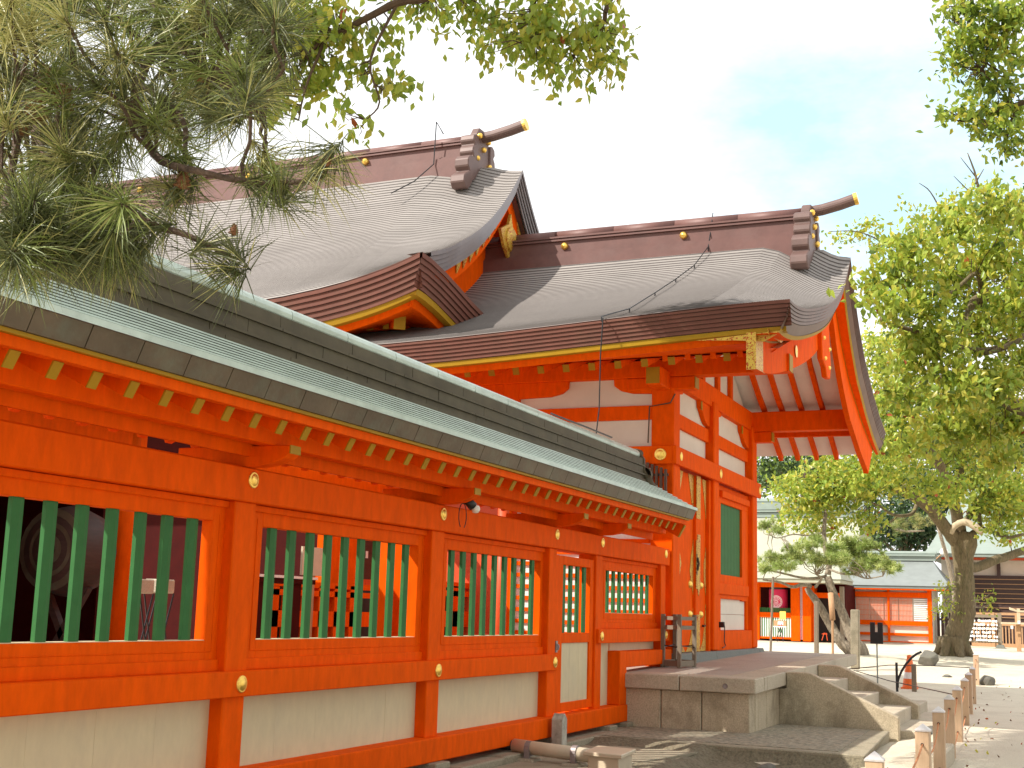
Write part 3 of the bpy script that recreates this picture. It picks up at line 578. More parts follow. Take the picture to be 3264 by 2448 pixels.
# door bay
part('door_frame', VERM, hall, (20.385, 20.62, 5.86, 6.0, .98, 4.0), (22.5, 22.62, 5.86, 6.0, .98, 4.0), bevel=.008)
for i, (a, b) in enumerate(((20.625, 21.66), (21.90, 22.495))):
    lf = part('door_leaf', VERM, hall, (a, b, 5.925, 5.99, 1.0, 3.99), bevel=.004)
    if i == 0: sh = [([(a, 1.0), (a + .55, 1.0), (a + .26, 1.16), (a + .1, 1.45), (a, 1.8)], 0), ([(b, 1.0), (b - .45, 1.0), (b - .2, 1.15), (b - .07, 1.4), (b, 1.72)], 0), ([(a, 3.99), (a + .36, 3.99), (a + .2, 3.7), (a, 3.25)], 0), ([(b, 3.99), (b - .34, 3.99), (b - .2, 3.7), (b, 3.3)], 0), ([(a, 3.1), (a + .12, 2.75), (a + .28, 2.45), (a + .12, 2.1), (a, 1.85)], 0), ([(b, 2.9), (b - .14, 2.6), (b - .22, 2.35), (b - .12, 2.1), (b, 1.95)], 0)]
    else: sh = [([(b, 1.0), (b - .4, 1.0), (b - .2, 1.15), (b - .07, 1.45), (b, 1.8)], 0), ([(b, 3.99), (b - .26, 3.99), (b - .14, 3.7), (b, 3.3)], 0), ([(a + .0, 3.99), (a + .16, 3.99), (a + .08, 3.7), (a, 3.4)], 0), ([(b, 2.8), (b - .14, 2.5), (b - .12, 2.2), (b, 1.95)], 0)]
    gm = MB()
    for poly, _ in sh: gm.prism(poly, 1, 5.915, 5.924)
    gm.build('gilt_fitting', GOLDP, lf)
    for zc in (1.62, 2.12): MB().lathe([(.001, -.05), (.035, -.045), (.06, -.02), (.07, 0)], ((b - .2) if i == 0 else (a + .26), 5.924, zc), 12, 1).build('stud', GOLD, lf, smooth=True)
ast = part('door_meeting_stile', VERM, hall, (21.66, 21.90, 5.87, 5.98, 1.0, 3.99), bevel=.01)
gm = MB().box(21.655, 21.905, 5.858, 5.87, 3.25, 3.99)
for zz0, zz1 in ((1.0, 1.62), (2.05, 2.98)): gm.box(21.72, 21.90, 5.858, 5.87, zz0, zz1).box(21.655, 21.72, 5.86, 5.87, zz0, zz1 - .1)
gm.prism([(21.74, 2.05), (21.88, 2.05), (21.81, 1.93)], 1, 5.858, 5.869); gm.build('gilt_fitting', GOLDP, ast)
hk = MB().tube([(21.71, 5.855, 2.58), (21.70, 5.83, 2.48), (21.71, 5.855, 2.36)], .018, 8).box(21.66, 21.72, 5.858, 5.868, 2.28, 2.64); hk.build('door_lock', DCOP, ast)
MB().tube([(22.28, 5.92, 1.43), (22.28, 5.88, 1.42)], .02, 8).tube([(22.2, 5.88, 1.42), (22.34, 5.88, 1.43)], .013, 6).build('door_peg', BLACK, hall)
# shutter bay
part('shutter_frame', VERM, hall, (22.98, 25.74, 5.90, 5.99, 3.68, 4.0), (22.98, 23.5, 5.90, 5.99, 1.0, 3.68), (25.2, 25.74, 5.90, 5.99, 1.9, 3.68), (23.5, 25.2, 5.90, 5.99, 1.92, 2.36), (25.58, 25.74, 5.90, 5.99, 1.35, 1.9), bevel=.006)
part('shutter_moulding', VERM, hall, (23.4, 25.62, 5.84, 5.899, 3.78, 3.9), (23.2, 25.62, 5.86, 5.899, 2.0, 2.2), bevel=.006)
shm = MB()
for k in range(7): a = 23.5 + k * 1.7 / 7; shm.box(a + .006, a + 1.7 / 7 - .006, 5.945, 5.985, 2.36, 3.68)
shm.build('green_shutter', GREEN, hall)
part('plaster_panel', PLAST, hall, (23.5, 25.58, 5.95, 5.99, 1.35, 1.635), (23.5, 25.58, 5.95, 5.99, 1.642, 1.92), bevel=0)
part('skirting_board', VERM, hall, (23.0, 26.0, 5.83, 6.0, .99, 1.345), bevel=.01)
MB().tube([(23.35, 5.80, 1.47), (23.35, 5.79, 1.4), (23.36, 5.8, 1.15), (23.45, 5.8, 1.08), (23.36, 5.8, 1.05), (23.25, 5.8, 1.04)], .009, 6).box(23.32, 23.40, 5.8, 5.9, 1.4, 1.5).build('door_hook', BLACK, hall)
bs = MB(); 
for a, b in ((20.0, 22.6), (22.61, 26.05), (26.06, 26.45)): bs.hexa([(a, 5.70, pz(a) - .1), (b, 5.70, pz(b) - .1), (b, 6.1, pz(b) - .1), (a, 6.1, pz(a) - .1), (a, 5.76, .992), (b, 5.76, .992), (b, 6.1, .992), (a, 6.1, .992)])
bs.build('base_stone', SLATE, hall, bevel=.01)
# conductor cable draped over the roof
cpts = [P(1540, 460, X=23.5), P(1535, 500, X=23.2)]
for q in ((1530, 540), (1500, 580), (1460, 610), (1415, 640), (1360, 675), (1300, 692)):
    lo_, hi_ = 17.95, 23.1
    for _ in range(30):
        m_ = (lo_ + hi_) / 2; w_ = P(*q, X=m_); t_ = (m_ - 17.94) / 5.81; zr = nearroof(t_, w_[1])[1]
        if w_[2] > zr: lo_ = m_
        else: hi_ = m_
    w_ = P(*q, X=lo_); cpts.append(w_ + np.array([-.01, 0, .06]))
e_ = cpts[-1]; cpts += [np.array([17.86, e_[1] - .05, e_[2] - .05]), np.array([17.86, e_[1] - .02, 5.4]), np.array([17.9, e_[1] - .0, 4.6]), np.array([17.9, e_[1] + .05, 4.12])]
cb = MB().tube(cpts, .010, 6)
for p in cpts[2:8]: cb.tube([p, p - np.array([0, 0, .08])], .012, 5)
cb.build('conductor_cable', BLACK, hall)
MB().tube([(20.0, 5.78, 5.15), (19.97, 5.85, 5.0), (19.96, 6.2, 4.95), (19.96, 6.22, 4.35)], .012, 5).build('wall_cable', DCOP, hall)

# ------------------------------------------------------------------ the big hall behind
big = thing('main_hall', (23, 15, .5), 'taller hall with large grey hip and gable roof behind the smaller hall', 'shrine hall')
bx_ = np.array([18.05, 19.0, 19.89, 20.84, 21.51, 22.21, 22.94, 23.24]); bz_ = np.array([7.31, 7.62, 7.95, 8.42, 8.86, 9.45, 10.18, 10.56])
pb = np.polyfit(bx_, bz_, 3)
def VB(x): return float(np.polyval(pb, x))
def bev(y): return -.75 * (1 - math.exp(-(y - 9.5) / 1.9)) if y > 9.5 else 0
def vy(t): return 9.55 + .42 * min(1, t * 2.2)                      # verge line drifts in from the eave corner
def bigroof(t, s):
    y = vy(t) + s; x = 18.05 + (23.2 - 18.05) * t; b = smooth(s / 2.0)
    return x, min(VB(x) + .50 * (t * 1.07) ** .6 * b + bev(9.5 + s) * (1 - t), 10.66), y
rb = MB(); ss = [0, .1, .25, .45, .7, 1, 1.4, 1.9, 2.6, 3.5, 5, 7, 9, 12, 15]
n = 76
for k in range(n):
    lo, hi, un = [], [], []
    for s_ in ss:
        x0, z0, y0 = bigroof(k / n, s_); x1, z1, y1 = bigroof((k + 1) / n, s_)
        lo.append((x0, y0, z0 + .26 * (z1 - z0))); hi.append((x1, y1, z1)); un.append((x0, y0, z0))
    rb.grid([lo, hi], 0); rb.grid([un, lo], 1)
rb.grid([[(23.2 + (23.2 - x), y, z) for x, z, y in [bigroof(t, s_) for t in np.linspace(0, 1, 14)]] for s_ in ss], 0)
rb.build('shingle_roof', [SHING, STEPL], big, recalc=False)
be = MB()
e1 = []
for s_ in ss: x0, z0, y0 = bigroof(0, s_); e1.append((x0, y0, z0 + .02))
edgeband(be, e1, [(1, 0)] * len(e1), .56, 6, step=.025)
hx = [18.05, 18.4, 18.9, 19.4, 20, 20.6, 21.2, 22, 23, 24, 26, 28.3]
def hz(x): return 7.33 - .30 * smooth((x - 18.05) / 3.6) ** .8 - .28 * smooth((x - 18.05) / 3.2)
h1 = [(x, 9.5, hz(x)) for x in hx]; edgeband(be, h1, [(0, 1)] * len(h1), .56, 6, step=.025)
hx2 = [x for x in hx if x > 19.2]; be.grid([[(x, 9.5, hz(x)) for x in hx2], [(x, 10.2, min(VB(x) - .25, hz(x) + .25)) for x in hx2], [(x, 11.0, min(VB(x) - .4, 8.2, hz(x) + .9)) for x in hx2]], 0)
be.grid([[(x, 9.5, hz(x)) for x in hx[:4]], [(x, 9.8 + .12 * i, VB(x) - .02 * i) for i, x in enumerate(hx[:4])]], 0)
be.build('layered_eave', [EAVEB, EAVEG], big, recalc=False)
vv = MB(); vt = []
for t in list(np.linspace(.12, 1, 26)): x0, z0, y0 = bigroof(t, 0); vt.append((x0, y0, z0 + .02))
vt.append((23.2, 9.97, VB(23.2) + .02)); vt += [(46.4 - p[0], p[1], p[2]) for p in vt[:-1][::-1]]
edgeband(vv, vt, [(0, 1)] * len(vt), .46, 5, step=.03)
vv.build('layered_verge', [mat('verge_copper_weathered', (.23, .21, .22), .4, .14, 3, metal=.2, dirt=(.2, .15, .13), dscale=1.5, damt=.6), GAP], big, recalc=False)
ob = MB()
a = [(18.19, p[1] + .12, p[2] - .575) for p in e1]; ob.grid([a, [(p[0] + .02, p[1], p[2] - .10) for p in a], [(p[0] + .14, p[1], p[2] - .105) for p in a]])
a = [(p[0] + .12, 9.64, p[2] - .575) for p in h1]; ob.grid([a, [(p[0], p[1] + .02, p[2] - .10) for p in a], [(p[0], p[1] + .14, p[2] - .105) for p in a]])
ob.build('ochre_strip', OCHRE, big, recalc=False)
ov = MB()
a = [(18.32, p[1] + .25, p[2] - .68) for p in e1]; ov.grid([a, [(p[0] + .03, p[1], p[2] - .14) for p in a], [(20.4, p[1] + .6, 6.55) for p in a]])
a = [(p[0] + .25, 9.80, p[2] - .68) for p in h1]; ov.grid([a, [(p[0], p[1] + .03, p[2] - .14) for p in a], [(p[0] + .8, 11.2, 6.6) for p in a]])
ov.build('eave_board', VERM, big, recalc=False)
gb = MB().prism([(20.2, 7.2), (26.2, 7.2), (25.2, 8.3), (24.2, 9.2), (23.2, 10.1), (22.2, 9.2), (21.2, 8.3)], 1, 10.75, 10.85).build('gable_wall', VERM, big)
bg2 = MB()
vt2 = [(p[0], 10.28, p[2] - .36) for p in vt]; bg2.grid([vt2, [(p[0], p[1], p[2] - .45) for p in vt2]]); bg2.grid([[(p[0], p[1], p[2] - .45) for p in vt2], [(p[0], p[1] + .5, p[2] - .40) for p in vt2]]); bg2.build('barge_board', VERM, big, recalc=False)
gd = MB().prism([(22.7, 9.15), (23.1, 9.35), (23.2, 9.6), (23.3, 9.35), (23.7, 9.15), (23.5, 8.85), (23.2, 8.6), (22.9, 8.85)], 1, 10.2, 10.26).lathe([(.26, 0), (.25, -.04), (.12, -.07), (0, -.07)], (23.2, 10.2, 9.05), 18, 1)
for sg in (-1, 1):
    for k in range(7): c = 23.2 + sg * (.45 + .28 * k); gd.prism([(c, VB(23.2 - abs(c - 23.2)) - .42), (c + sg * .22, VB(23.2 - abs(c + sg * .22 - 23.2)) - .42), (c + sg * .2, VB(23.2 - abs(c + sg * .2 - 23.2)) - .7), (c + sg * .05, VB(23.2 - abs(c - 23.2)) - .62)], 1, 10.25, 10.27)
gd.build('gilt_fitting', GOLDP, big)
MB().grid([[(p[0], 9.97 + .2, p[2] - .37) for p in vt], [(p[0], 10.9, p[2] - .37) for p in vt]]).build('verge_soffit', MAROOND, big, recalc=False)
ridge(big, 23.2, 11.05, 25, 10.62, .42)
ridge_end(big, 23.2, 11.05, 10.62, 1.08, 1.1)
for y in (13.5, 16.5, 19.5): MB().lathe([(.001, -.08), (.055, -.06), (.08, -.02), (.075, .02)], (23.2 - .345, y, 10.62 + .36), 14, 0).build('stud', GOLD, big, smooth=True)
y = 10.62
for k in range(18):
    r_ = MB().beam((18.95, y + .31 * k, 6.36), (20.2, y + .31 * k, 6.6), .11, .12).build('rafter', VERM, big)
    MB().beam((18.935, y + .31 * k, 6.357), (18.949, y + .31 * k, 6.359), .113, .123).build('gold_cap', OCHRE, r_)
o = MB().beam((18.75, 10.25, 6.36), (20.3, 11.5, 6.75), .2, .26).build('corner_beam', VERM, big, bevel=.02); MB().beam((18.735, 10.238, 6.357), (18.749, 10.249, 6.36), .2, .26).build('gold_cap', OCHRE, o)
part('wall', DRED, big, (20.3, 26.0, 11.2, 24, .3, 6.6), bevel=0); part('frieze_beam', DRED, big, (19.5, 20.3, 10.9, 24, 6.0, 6.25))
MB().tube([(22.75, 11.6, 11.33), (22.7, 11.75, 11.6), (22.75, 11.8, 10.7), (22.3, 12.0, 10.2), (21.9, 12.3, 9.85)], .013, 5).build('conductor_cable', BLACK, big)

# ------------------------------------------------------------------ timber bollards and ropes
bol = thing('bollard', (0, 0, 0), '', 'bollard', 'timber bollards along the path')
MB().box(-.058, .058, -.058, .058, -.15, .69).build('post', BWOOD, bol, bevel=.006)
MB().add([(-.063, -.063, .688), (.063, -.063, .688), (.063, .063, .688), (-.063, .063, .688), (-.063, -.063, .70), (.063, -.063, .70), (.063, .063, .70), (-.063, .063, .70), (0, 0, .752)], [(3, 2, 1, 0), (0, 1, 5, 4), (1, 2, 6, 5), (2, 3, 7, 6), (3, 0, 4, 7), (4, 5, 8), (5, 6, 8), (6, 7, 8), (7, 4, 8)]).build('cap', CAPW, bol)
for z in (.58, .13): MB().tube([(-.0585, 0, z), (-.0605, 0, z)], .014, 10).build('rope_hole', GAP, bol)
BP = [(9.05, 1.235), (11.75, 1.20), (14.3, 1.30), (16.78, 1.40), (19.17, 1.49), (22.33, 1.62), (24.97, 1.74), (28.09, 1.88), (32.4, 2.08)]
ordn = ['nearest', 'second', 'third', 'fourth', 'fifth', 'sixth', 'seventh', 'eighth', 'farthest']
BZ = []
for i, (x, y) in enumerate(BP):
    z = gz(x, y - .2); z = 0 if x < 27 else z; BZ.append(z)
    lab = f'pale timber bollard with a pyramid cap, {ordn[i]} along the sandy path' + (', roped' if i < 4 else '')
    if i == 0: bol.location = (x, y, z); bol['label'] = lab; root = bol
    else: root = copytree(bol, (x, y, z), lab)
    root.rotation_euler.z = rad([3, -2, 1, 4, -3, 2, -1, 3, 0][i])
for i in range(len(BP) - 1):
    for zz, nm in ((.58, 'upper'), (.13, 'lower')):
        if i > 4 and nm == 'lower': continue
        a = Vector((BP[i][0] + .06, BP[i][1], BZ[i] + zz)); b = Vector((BP[i + 1][0] - .06, BP[i + 1][1], BZ[i + 1] + zz))
        if nm == 'lower': continue_z = .07
        else: continue_z = .17
        pts = [a.lerp(b, t) - Vector((0, 0, continue_z * 4 * t * (1 - t))) for t in np.linspace(0, 1, 14)]
        o = MB().tube(pts, .0085, 6).build('rope', ROPE, smooth=True)
        tag(o, f'{nm} orange rope sagging between the {ordn[i]} and {ordn[i+1]} timber bollards', 'rope', 'ropes between the bollards')

# ------------------------------------------------------------------ small things near the fence
wpst = thing('wooden_stake', (14.75, 5.66, -.05), 'short weathered whitish stake with a pointed top beside the fence kerb', 'stake')
MB().prism([(14.67, -.1), (14.83, -.1), (14.83, .34), (14.75, .41), (14.67, .34)], 1, 5.59, 5.73).build('stake', mat('flaking_white_timber', (.42, .39, .32), .85, .25, 10, .3, 30, dirt=(.14, .11, .08), dscale=7, damt=.8), wpst, bevel=.008)
pipe = thing('drain_pipe', (13.5, 5.2, .1), 'cream drain pipe on clamped concrete blocks, running to the cream metal box', 'pipe')
MB().tube([(13.60, 5.75, .12), (13.52, 5.3, .105), (13.42, 4.72, .09)], .075, 16).build('pipe', CREAM, pipe, smooth=True)
MB().tube([(13.64, 6.2, .12), (13.60, 5.76, .12)], .055, 10).build('inner_pipe', BLACK, pipe, smooth=True)
for y in (5.55, 4.97):
    xx = 13.42 + (y - 4.72) * .175
    MB().tube([(xx - .005, y + .03, .105), (xx - .01, y - .03, .104)], .083, 16).box(xx - .09, xx - .05, y - .03, y + .03, -.02, .1).build('clamp', CLAMP, pipe)
    MB().hexa([(xx - .25, y - .14, -.12), (xx + .12, y - .14, -.12), (xx + .12, y + .14, -.12), (xx - .25, y + .14, -.12), (xx - .17, y - .11, .005), (xx + .1, y - .11, .005), (xx + .1, y + .11, .005), (xx - .17, y + .11, .005)]).build('concrete_block', GRAND, pipe, bevel=.02)
bxm = thing('metal_box', (12.9, 4.45, -.1), 'cream painted metal box with an overhanging lid at the lower edge', 'box')
MB().hexa([(12.74, 4.24, -.12), (13.36, 4.30, -.12), (13.42, 4.68, -.12), (12.83, 4.60, -.12), (12.74, 4.24, .165), (13.36, 4.30, .165), (13.42, 4.68, .165), (12.83, 4.60, .165)]).build('body', CREAM, bxm, bevel=.006)
MB().hexa([(12.70, 4.20, .16), (13.40, 4.27, .16), (13.46, 4.72, .16), (12.79, 4.64, .16), (12.70, 4.20, .2), (13.40, 4.27, .2), (13.46, 4.72, .2), (12.79, 4.64, .2)]).build('lid', CREAM, bxm, bevel=.006)
def rock(c, rx, ry, rz, seed, label, m=ROCK, name='rock', flat=.0):
    rr = random.Random(seed); bm = bmesh.new(); bmesh.ops.create_icosphere(bm, subdivisions=3, radius=1)
    ks = [(Vector((rr.gauss(0, 1), rr.gauss(0, 1), rr.gauss(0, 1))).normalized(), rr.uniform(.55, .95)) for _ in range(11)]
    for v in bm.verts:
        p = v.co.copy()
        for k, h in ks:
            dd = p.dot(k)
            if dd > h: p -= k * (dd - h) * .9
        v.co = Vector((p.x * rx, p.y * ry, p.z * rz)) * rr.uniform(.97, 1.03) + Vector(c)
    me = bpy.data.meshes.new(name); bm.to_mesh(me); bm.free(); me.materials.append(m); o = bpy.data.objects.new(name, me); COL.objects.link(o)
    return tag(o, label, 'rock')
rock((15.5, 3.35, -.2), .2, .17, .13, 3, 'grey garden rock in the mossy strip before the pebble apron')
rock((20.6, 1.95, -.04), .26, .2, .13, 15, 'low mossy stone beside the lowest step', m=ROCK)
mo = MB()
for k in range(50):
    x, y = random.uniform(19.8, 25.5), random.uniform(1.75, 2.4); z = gz(x, y); rr = random.uniform(.03, .1)
    mo.lathe([(rr, -.03), (rr * .8, .015), (rr * .4, .03), (.001, .035)], (x, y, z), 7, 2)
o = mo.build('moss', MOSS, smooth=True); tag(o, 'patchy green moss on the sunken ground beside the aprons', 'moss', kind='stuff')

# hexagonal timber rack on the platform
rk = thing('timber_rack', (19.75, 5.55, .82), 'open grey timber rack frame standing on the platform before the door', 'rack')
L4_ = [(19.31, 5.52), (19.68, 5.80), (20.28, 5.62), (19.93, 5.36)]
L4_ = [(19.36, 5.50), (19.50, 5.80), (20.02, 5.76), (19.92, 5.42)]
z0 = .81
for (x, y) in L4_: MB().box(x - .028, x + .028, y - .028, y + .028, z0, z0 + .80).build('leg', GWOOD, rk)
for i in range(4):
    a, b = L4_[i], L4_[(i + 1) % 4]
    for zz, hh in ((.06, .09), (.60, .06), (.74, .055)): MB().beam((*a, z0 + zz), (*b, z0 + zz), .03, hh).build('rail', GWOOD, rk)
    MB().tube([(*a, z0 + .30), (*b, z0 + .33)], .008, 5).build('string', BLACK, rk)

# ------------------------------------------------------------------ middle distance: sign, cone, hose, posts
sg = thing('twin_panel_sign', (29, 3.4, .05), 'thin grey pole carrying two black upright panels with a slot between', 'sign')
p0 = zA(2020, 1035, X=29); yy, zc = p0[1], p0[2]
MB().tube([(29.03, yy, -.1), (29.03, yy, zc + .2)], .016, 10).build('pole', GREYM, sg)
MB().box(29.0, 29.025, yy - .135, yy - .022, zc, zc + .455).box(29.0, 29.025, yy + .03, yy + .135, zc, zc + .455).box(28.999, 29.026, yy - .03, yy + .04, zc, zc + .25).build('panel', BLACK, sg, bevel=.006)
def tocam(x, y): return gz(x, y)
cx_, cy_ = zD_ = (31.0, 3.42)
cn = thing('traffic_cone', (31.0, 3.42, gz(31, 3.42)), 'orange and white traffic cone standing near the bent black hose', 'cone')
z = gz(31, 3.42) 
MB().box(30.82, 31.18, 3.24, 3.60, z - .02, z + .03).lathe([(.165, .03), (.14, .22)], (31, 3.42, z), 20).lathe([(.115, .36), (.07, .62), (.055, .68), (.06, .70), (.045, .74), (.0, .75)], (31, 3.42, z), 20).build('cone', CONEO, cn, smooth=False)
MB().lathe([(.14, .22), (.115, .36)], (31, 3.42, z), 20).build('band', CONEW, cn)
cp_ = thing('wooden_post', (30.2, 3.25, z), 'brown wooden post standing just in front of the traffic cone', 'post')
MB().box(30.42, 30.52, 3.22, 3.32, z - .1, z + .56).build('post', GWOOD, cp_, bevel=.01)
hs = MB(); hp = [zB(150, 1660, X=30.2), zB(165, 1600, X=30.2), zB(215, 1480, X=30.2), zB(290, 1360, X=30.2), zB(380, 1260, X=30.2), zB(460, 1200, X=30.2), zB(540, 1165, X=30.2)]
hp = [hp[0] - np.array([0, 0, .12])] + hp
hs.tube(hp, .026, 8); o = hs.build('hose', BLACK, smooth=True); tag(o, 'bent black hose curving up out of the sand beside the cone', 'hose')
q = zB(135, 1400, X=30.2); o = MB().tube([(30.2, q[1], -.1), (30.2, q[1] + .005, zB(130, 1340, X=30.2)[2])], .028, 8).build('iron_stake', BLACK); tag(o, 'short dark iron stake to the left of the bent black hose', 'stake')
wires = [[zB(0, 1383, X=30), zB(120, 1383, X=30.2), zB(700, 1392, X=31), zB(1350, 1425, X=31.5)], [(26.6, 3.9, .4), zB(-300, 1700, X=29), zB(0, 1700, X=29), zB(1050, 1750, X=24)]]
o = MB().tube(wires[0], .010, 5).tube([(29.2, 4.5, .55), wires[0][0]], .010, 5).build('guard_wire', DWOOD); tag(o, 'thin dark guard wire strung low in front of the large tree trunk', 'wire')
b5 = Vector((BP[4][0], BP[4][1], .62)); o = MB().tube([(26.65, 4.0, .62), Vector((23.2, 2.9, .60)), b5], .008, 5).build('guard_wire', DWOOD); tag(o, 'thin dark guard wire from the platform side to the fifth bollard', 'wire')
def gnd(u, v):                                                     # where the ray through a source pixel meets the ground
    t = 5.; dd = RV @ np.array([u - 1632, v - 1224, F]) / F
    while t < 200:
        p = CAM + dd * t
        if p[2] < gz(p[0], p[1]): return p
        t += .05
def gp(px, py, X): w_ = P(px, py, X=X); return w_
rock(gnd(2832 + 640 * .1953, 1850 + 1385 * .1953) + np.array([0, 0, .14]), .32, .3, .3, 21, 'large grey boulder left of the big camphor trunk')
rock(gnd(2832 + 1600 * .1953, 2124 + 300 * .1953) + np.array([0, 0, .08]), .24, .2, .2, 22, 'brown stone behind the far bollards', m=ROCK)
rock(gnd(2832 + 970 * .1953, 2124 + 165 * .1953), .2, .16, .05, 23, 'flat stone slab lying on sunlit sand before the camphor')
def pixbox(name, m, X, x0, x1, y0, y1, dep, fn=zA, parent=None, drop=0, bevel=.004):
    a, b = fn(x0, y0, X=X), fn(x1, y1, X=X); c = fn(x1, y0, X=X); e = fn(x0, y1, X=X)
    return MB().hexa([(X, e[1], e[2] - drop), (X, b[1], b[2] - drop), (X + dep, b[1], b[2] - drop), (X + dep, e[1], e[2] - drop), (X, a[1], a[2]), (X, c[1], c[2]), (X + dep, c[1], c[2]), (X + dep, a[1], a[2])]).build(name, m, parent, bevel=bevel)
o = pixbox('stone_pillar', GRAND, 34, 1590, 1725, 475, 1190, .22, drop=.4, bevel=.02); tag(o, 'rough square granite pillar standing in front of the leaning pine', 'pillar')
o = pixbox('wooden_post', GWOOD, 34.5, 995, 1060, 340, 1165, .14, drop=.5, bevel=.01); tag(o, 'grey wooden post with a small slot left of the leaning pine trunk', 'post')
w1, w2 = zA(1300, 1185, X=34), zA(1300, 640, X=34); w3 = zA(1268, 210, X=34.2)
pr = thing('tree_prop', (34, w1[1], w1[2]), 'thin orange brown prop pole with a bamboo sleeve beside the pine trunk', 'prop')
MB().tube([w1 - np.array([0, 0, .5]), w2], .03, 8).build('pole', LWOOD, pr); MB().tube([w2, w3], .075, 10).build('sleeve', LWOOD, pr, smooth=True)
w1, w2 = zA(275, 1140, X=34), zA(330, -60, X=34); o = MB().tube([w1 - np.array([0, 0, .5]), w2], .032, 8).build('tree_prop', GWOOD); tag(o, 'thin dark prop pole under the left branch of the pine', 'prop')

# ------------------------------------------------------------------ foliage generators
def rawmesh(name, V_, tris, mi, mats, parent):
    me = bpy.data.meshes.new(name); nv, nf = len(V_), len(tris)
    me.vertices.add(nv); me.vertices.foreach_set('co', np.asarray(V_, np.float32).ravel())
    me.loops.add(nf * 3); me.loops.foreach_set('vertex_index', np.asarray(tris, np.int32).ravel())
    me.polygons.add(nf); me.polygons.foreach_set('loop_start', np.arange(0, nf * 3, 3, dtype=np.int32))
    for m in mats: me.materials.append(m)
    me.polygons.foreach_set('material_index', np.asarray(mi, np.int32)); me.update(calc_edges=True); me.validate()
    o = bpy.data.objects.new(name, me); COL.objects.link(o); own(o, parent); return o
def unit(a): return a / np.linalg.norm(a, axis=-1, keepdims=True)
def leafmesh(name, C, size, mats, wts, parent, hang=.35, aspect=.55):
    """C: leaf centres (N,3). Each leaf: a folded pointed blade of four triangles."""
    n = len(C); ax = rng.normal(size=(n, 3)); ax[:, 2] -= hang * 2; ax = unit(ax)
    up = rng.normal(size=(n, 3)); up[:, 2] += 1.0; sd = unit(np.cross(ax, up)); nm = np.cross(sd, ax)
    s = size * rng.uniform(.65, 1.25, n)[:, None]; wd = s * aspect * .5; fold = wd * rng.uniform(.1, .5, (n, 1))
    b = C - ax * s * .5; t = C + ax * s * .5 - nm * s * .08; m1 = C - ax * s * .08
    l = m1 + sd * wd + nm * fold; r_ = m1 - sd * wd + nm * fold; q = C + ax * s * .22; l2 = q + sd * wd * .62 + nm * fold * .5; r2 = q - sd * wd * .62 + nm * fold * .5
    V_ = np.stack([b, l, l2, t, r2, r_], 1).reshape(-1, 3); o = np.arange(n)[:, None] * 6
    T = np.concatenate([o + np.array([0, 1, 2]), o + np.array([0, 2, 3]), o + np.array([0, 3, 4]), o + np.array([0, 4, 5])], 1).reshape(-1, 3)
    k = rng.choice(len(mats), n, p=np.array(wts) / sum(wts)); return rawmesh(name, V_, T, np.repeat(k, 4), mats, parent)
def sprays(blobs, per, n_leaf, sr, shell=.55):
    """leaf centres in clumped sprays inside ellipsoids [(centre, rx, ry, rz)]"""
    out = []; tips = []
    for (c, rx, ry, rz) in blobs:
        k = max(3, int(per * (rx * ry * rz) ** (2 / 3)))
        dd = unit(rng.normal(size=(k, 3))) * (shell + (1 - shell) * rng.random((k, 1)) ** .6) * rng.uniform(.7, 1.12, (k, 1))
        ctr = np.asarray(c) + dd * np.array([rx, ry, rz]); tips.append(ctr)
        off = rng.normal(size=(k, n_leaf, 3)) * sr * np.array([1, 1, .7]); out.append((ctr[:, None, :] + off).reshape(-1, 3))
    return np.concatenate(out), np.concatenate(tips)
def pblob(px, py, rx, ry, D, dz=1.0, fn=None):
    c = P(px, py, D=D); s = D / 2775.; return (c, (rx * s) * dz, rx * s, ry * s)
def hblob(x, y, rx, ry, X, dz=1.0):
    c = zH(x, y, X=X); s = (.903 * X + .39 * c[1]) / 4095 * .3906; return (c, rx * s * dz, rx * s, ry * s)
def needles(name, T, Dr, L, wd, per, mats, wts, parent, spread=(.25, 1.5), droop=.0, along=.0):
    n = len(T); N_ = n * per; base = np.repeat(T, per, 0); d0 = np.repeat(unit(Dr), per, 0)
    rv = rng.normal(size=(N_, 3)); pe = unit(np.cross(d0, rv)); an = rng.uniform(spread[0], spread[1], (N_, 1))
    dd = d0 * np.cos(an) + pe * np.sin(an); dd[:, 2] -= droop * rng.random(N_); dd = unit(dd)
    base = base - d0 * rng.uniform(0, 1, (N_, 1)) * along
    ln = (np.repeat(L, per) if hasattr(L, '__len__') else np.full(N_, L)) * rng.uniform(.7, 1.15, N_); ln = ln[:, None]
    sd = unit(np.cross(dd, rng.normal(size=(N_, 3)))) * wd * .5
    mid = base + dd * ln * .55 + np.array([0, 0, -1.]) * ln * .03; tip = base + dd * ln + np.array([0, 0, -1.]) * ln * .12
    V_ = np.stack([base - sd, base + sd, mid + sd, mid - sd, tip], 1).reshape(-1, 3); o = np.arange(N_)[:, None] * 5
    Tt = np.concatenate([o + np.array([0, 1, 2]), o + np.array([0, 2, 3]), o + np.array([3, 2, 4])], 1).reshape(-1, 3)
    k = np.repeat(rng.choice(len(mats), n, p=np.array(wts) / sum(wts)), per); sw = rng.random(N_) < .25; k[sw] = rng.choice(len(mats), sw.sum())
    return rawmesh(name, V_, Tt, np.repeat(k, 3), mats, parent)
def wig(a, b, n, amp):
    a, b = np.asarray(a, float), np.asarray(b, float); L = np.linalg.norm(b - a); pts = [a + (b - a) * t for t in np.linspace(0, 1, n)]
    return [p + (rng.normal(size=3) * amp * L if 0 < i < n - 1 else 0) for i, p in enumerate(pts)]
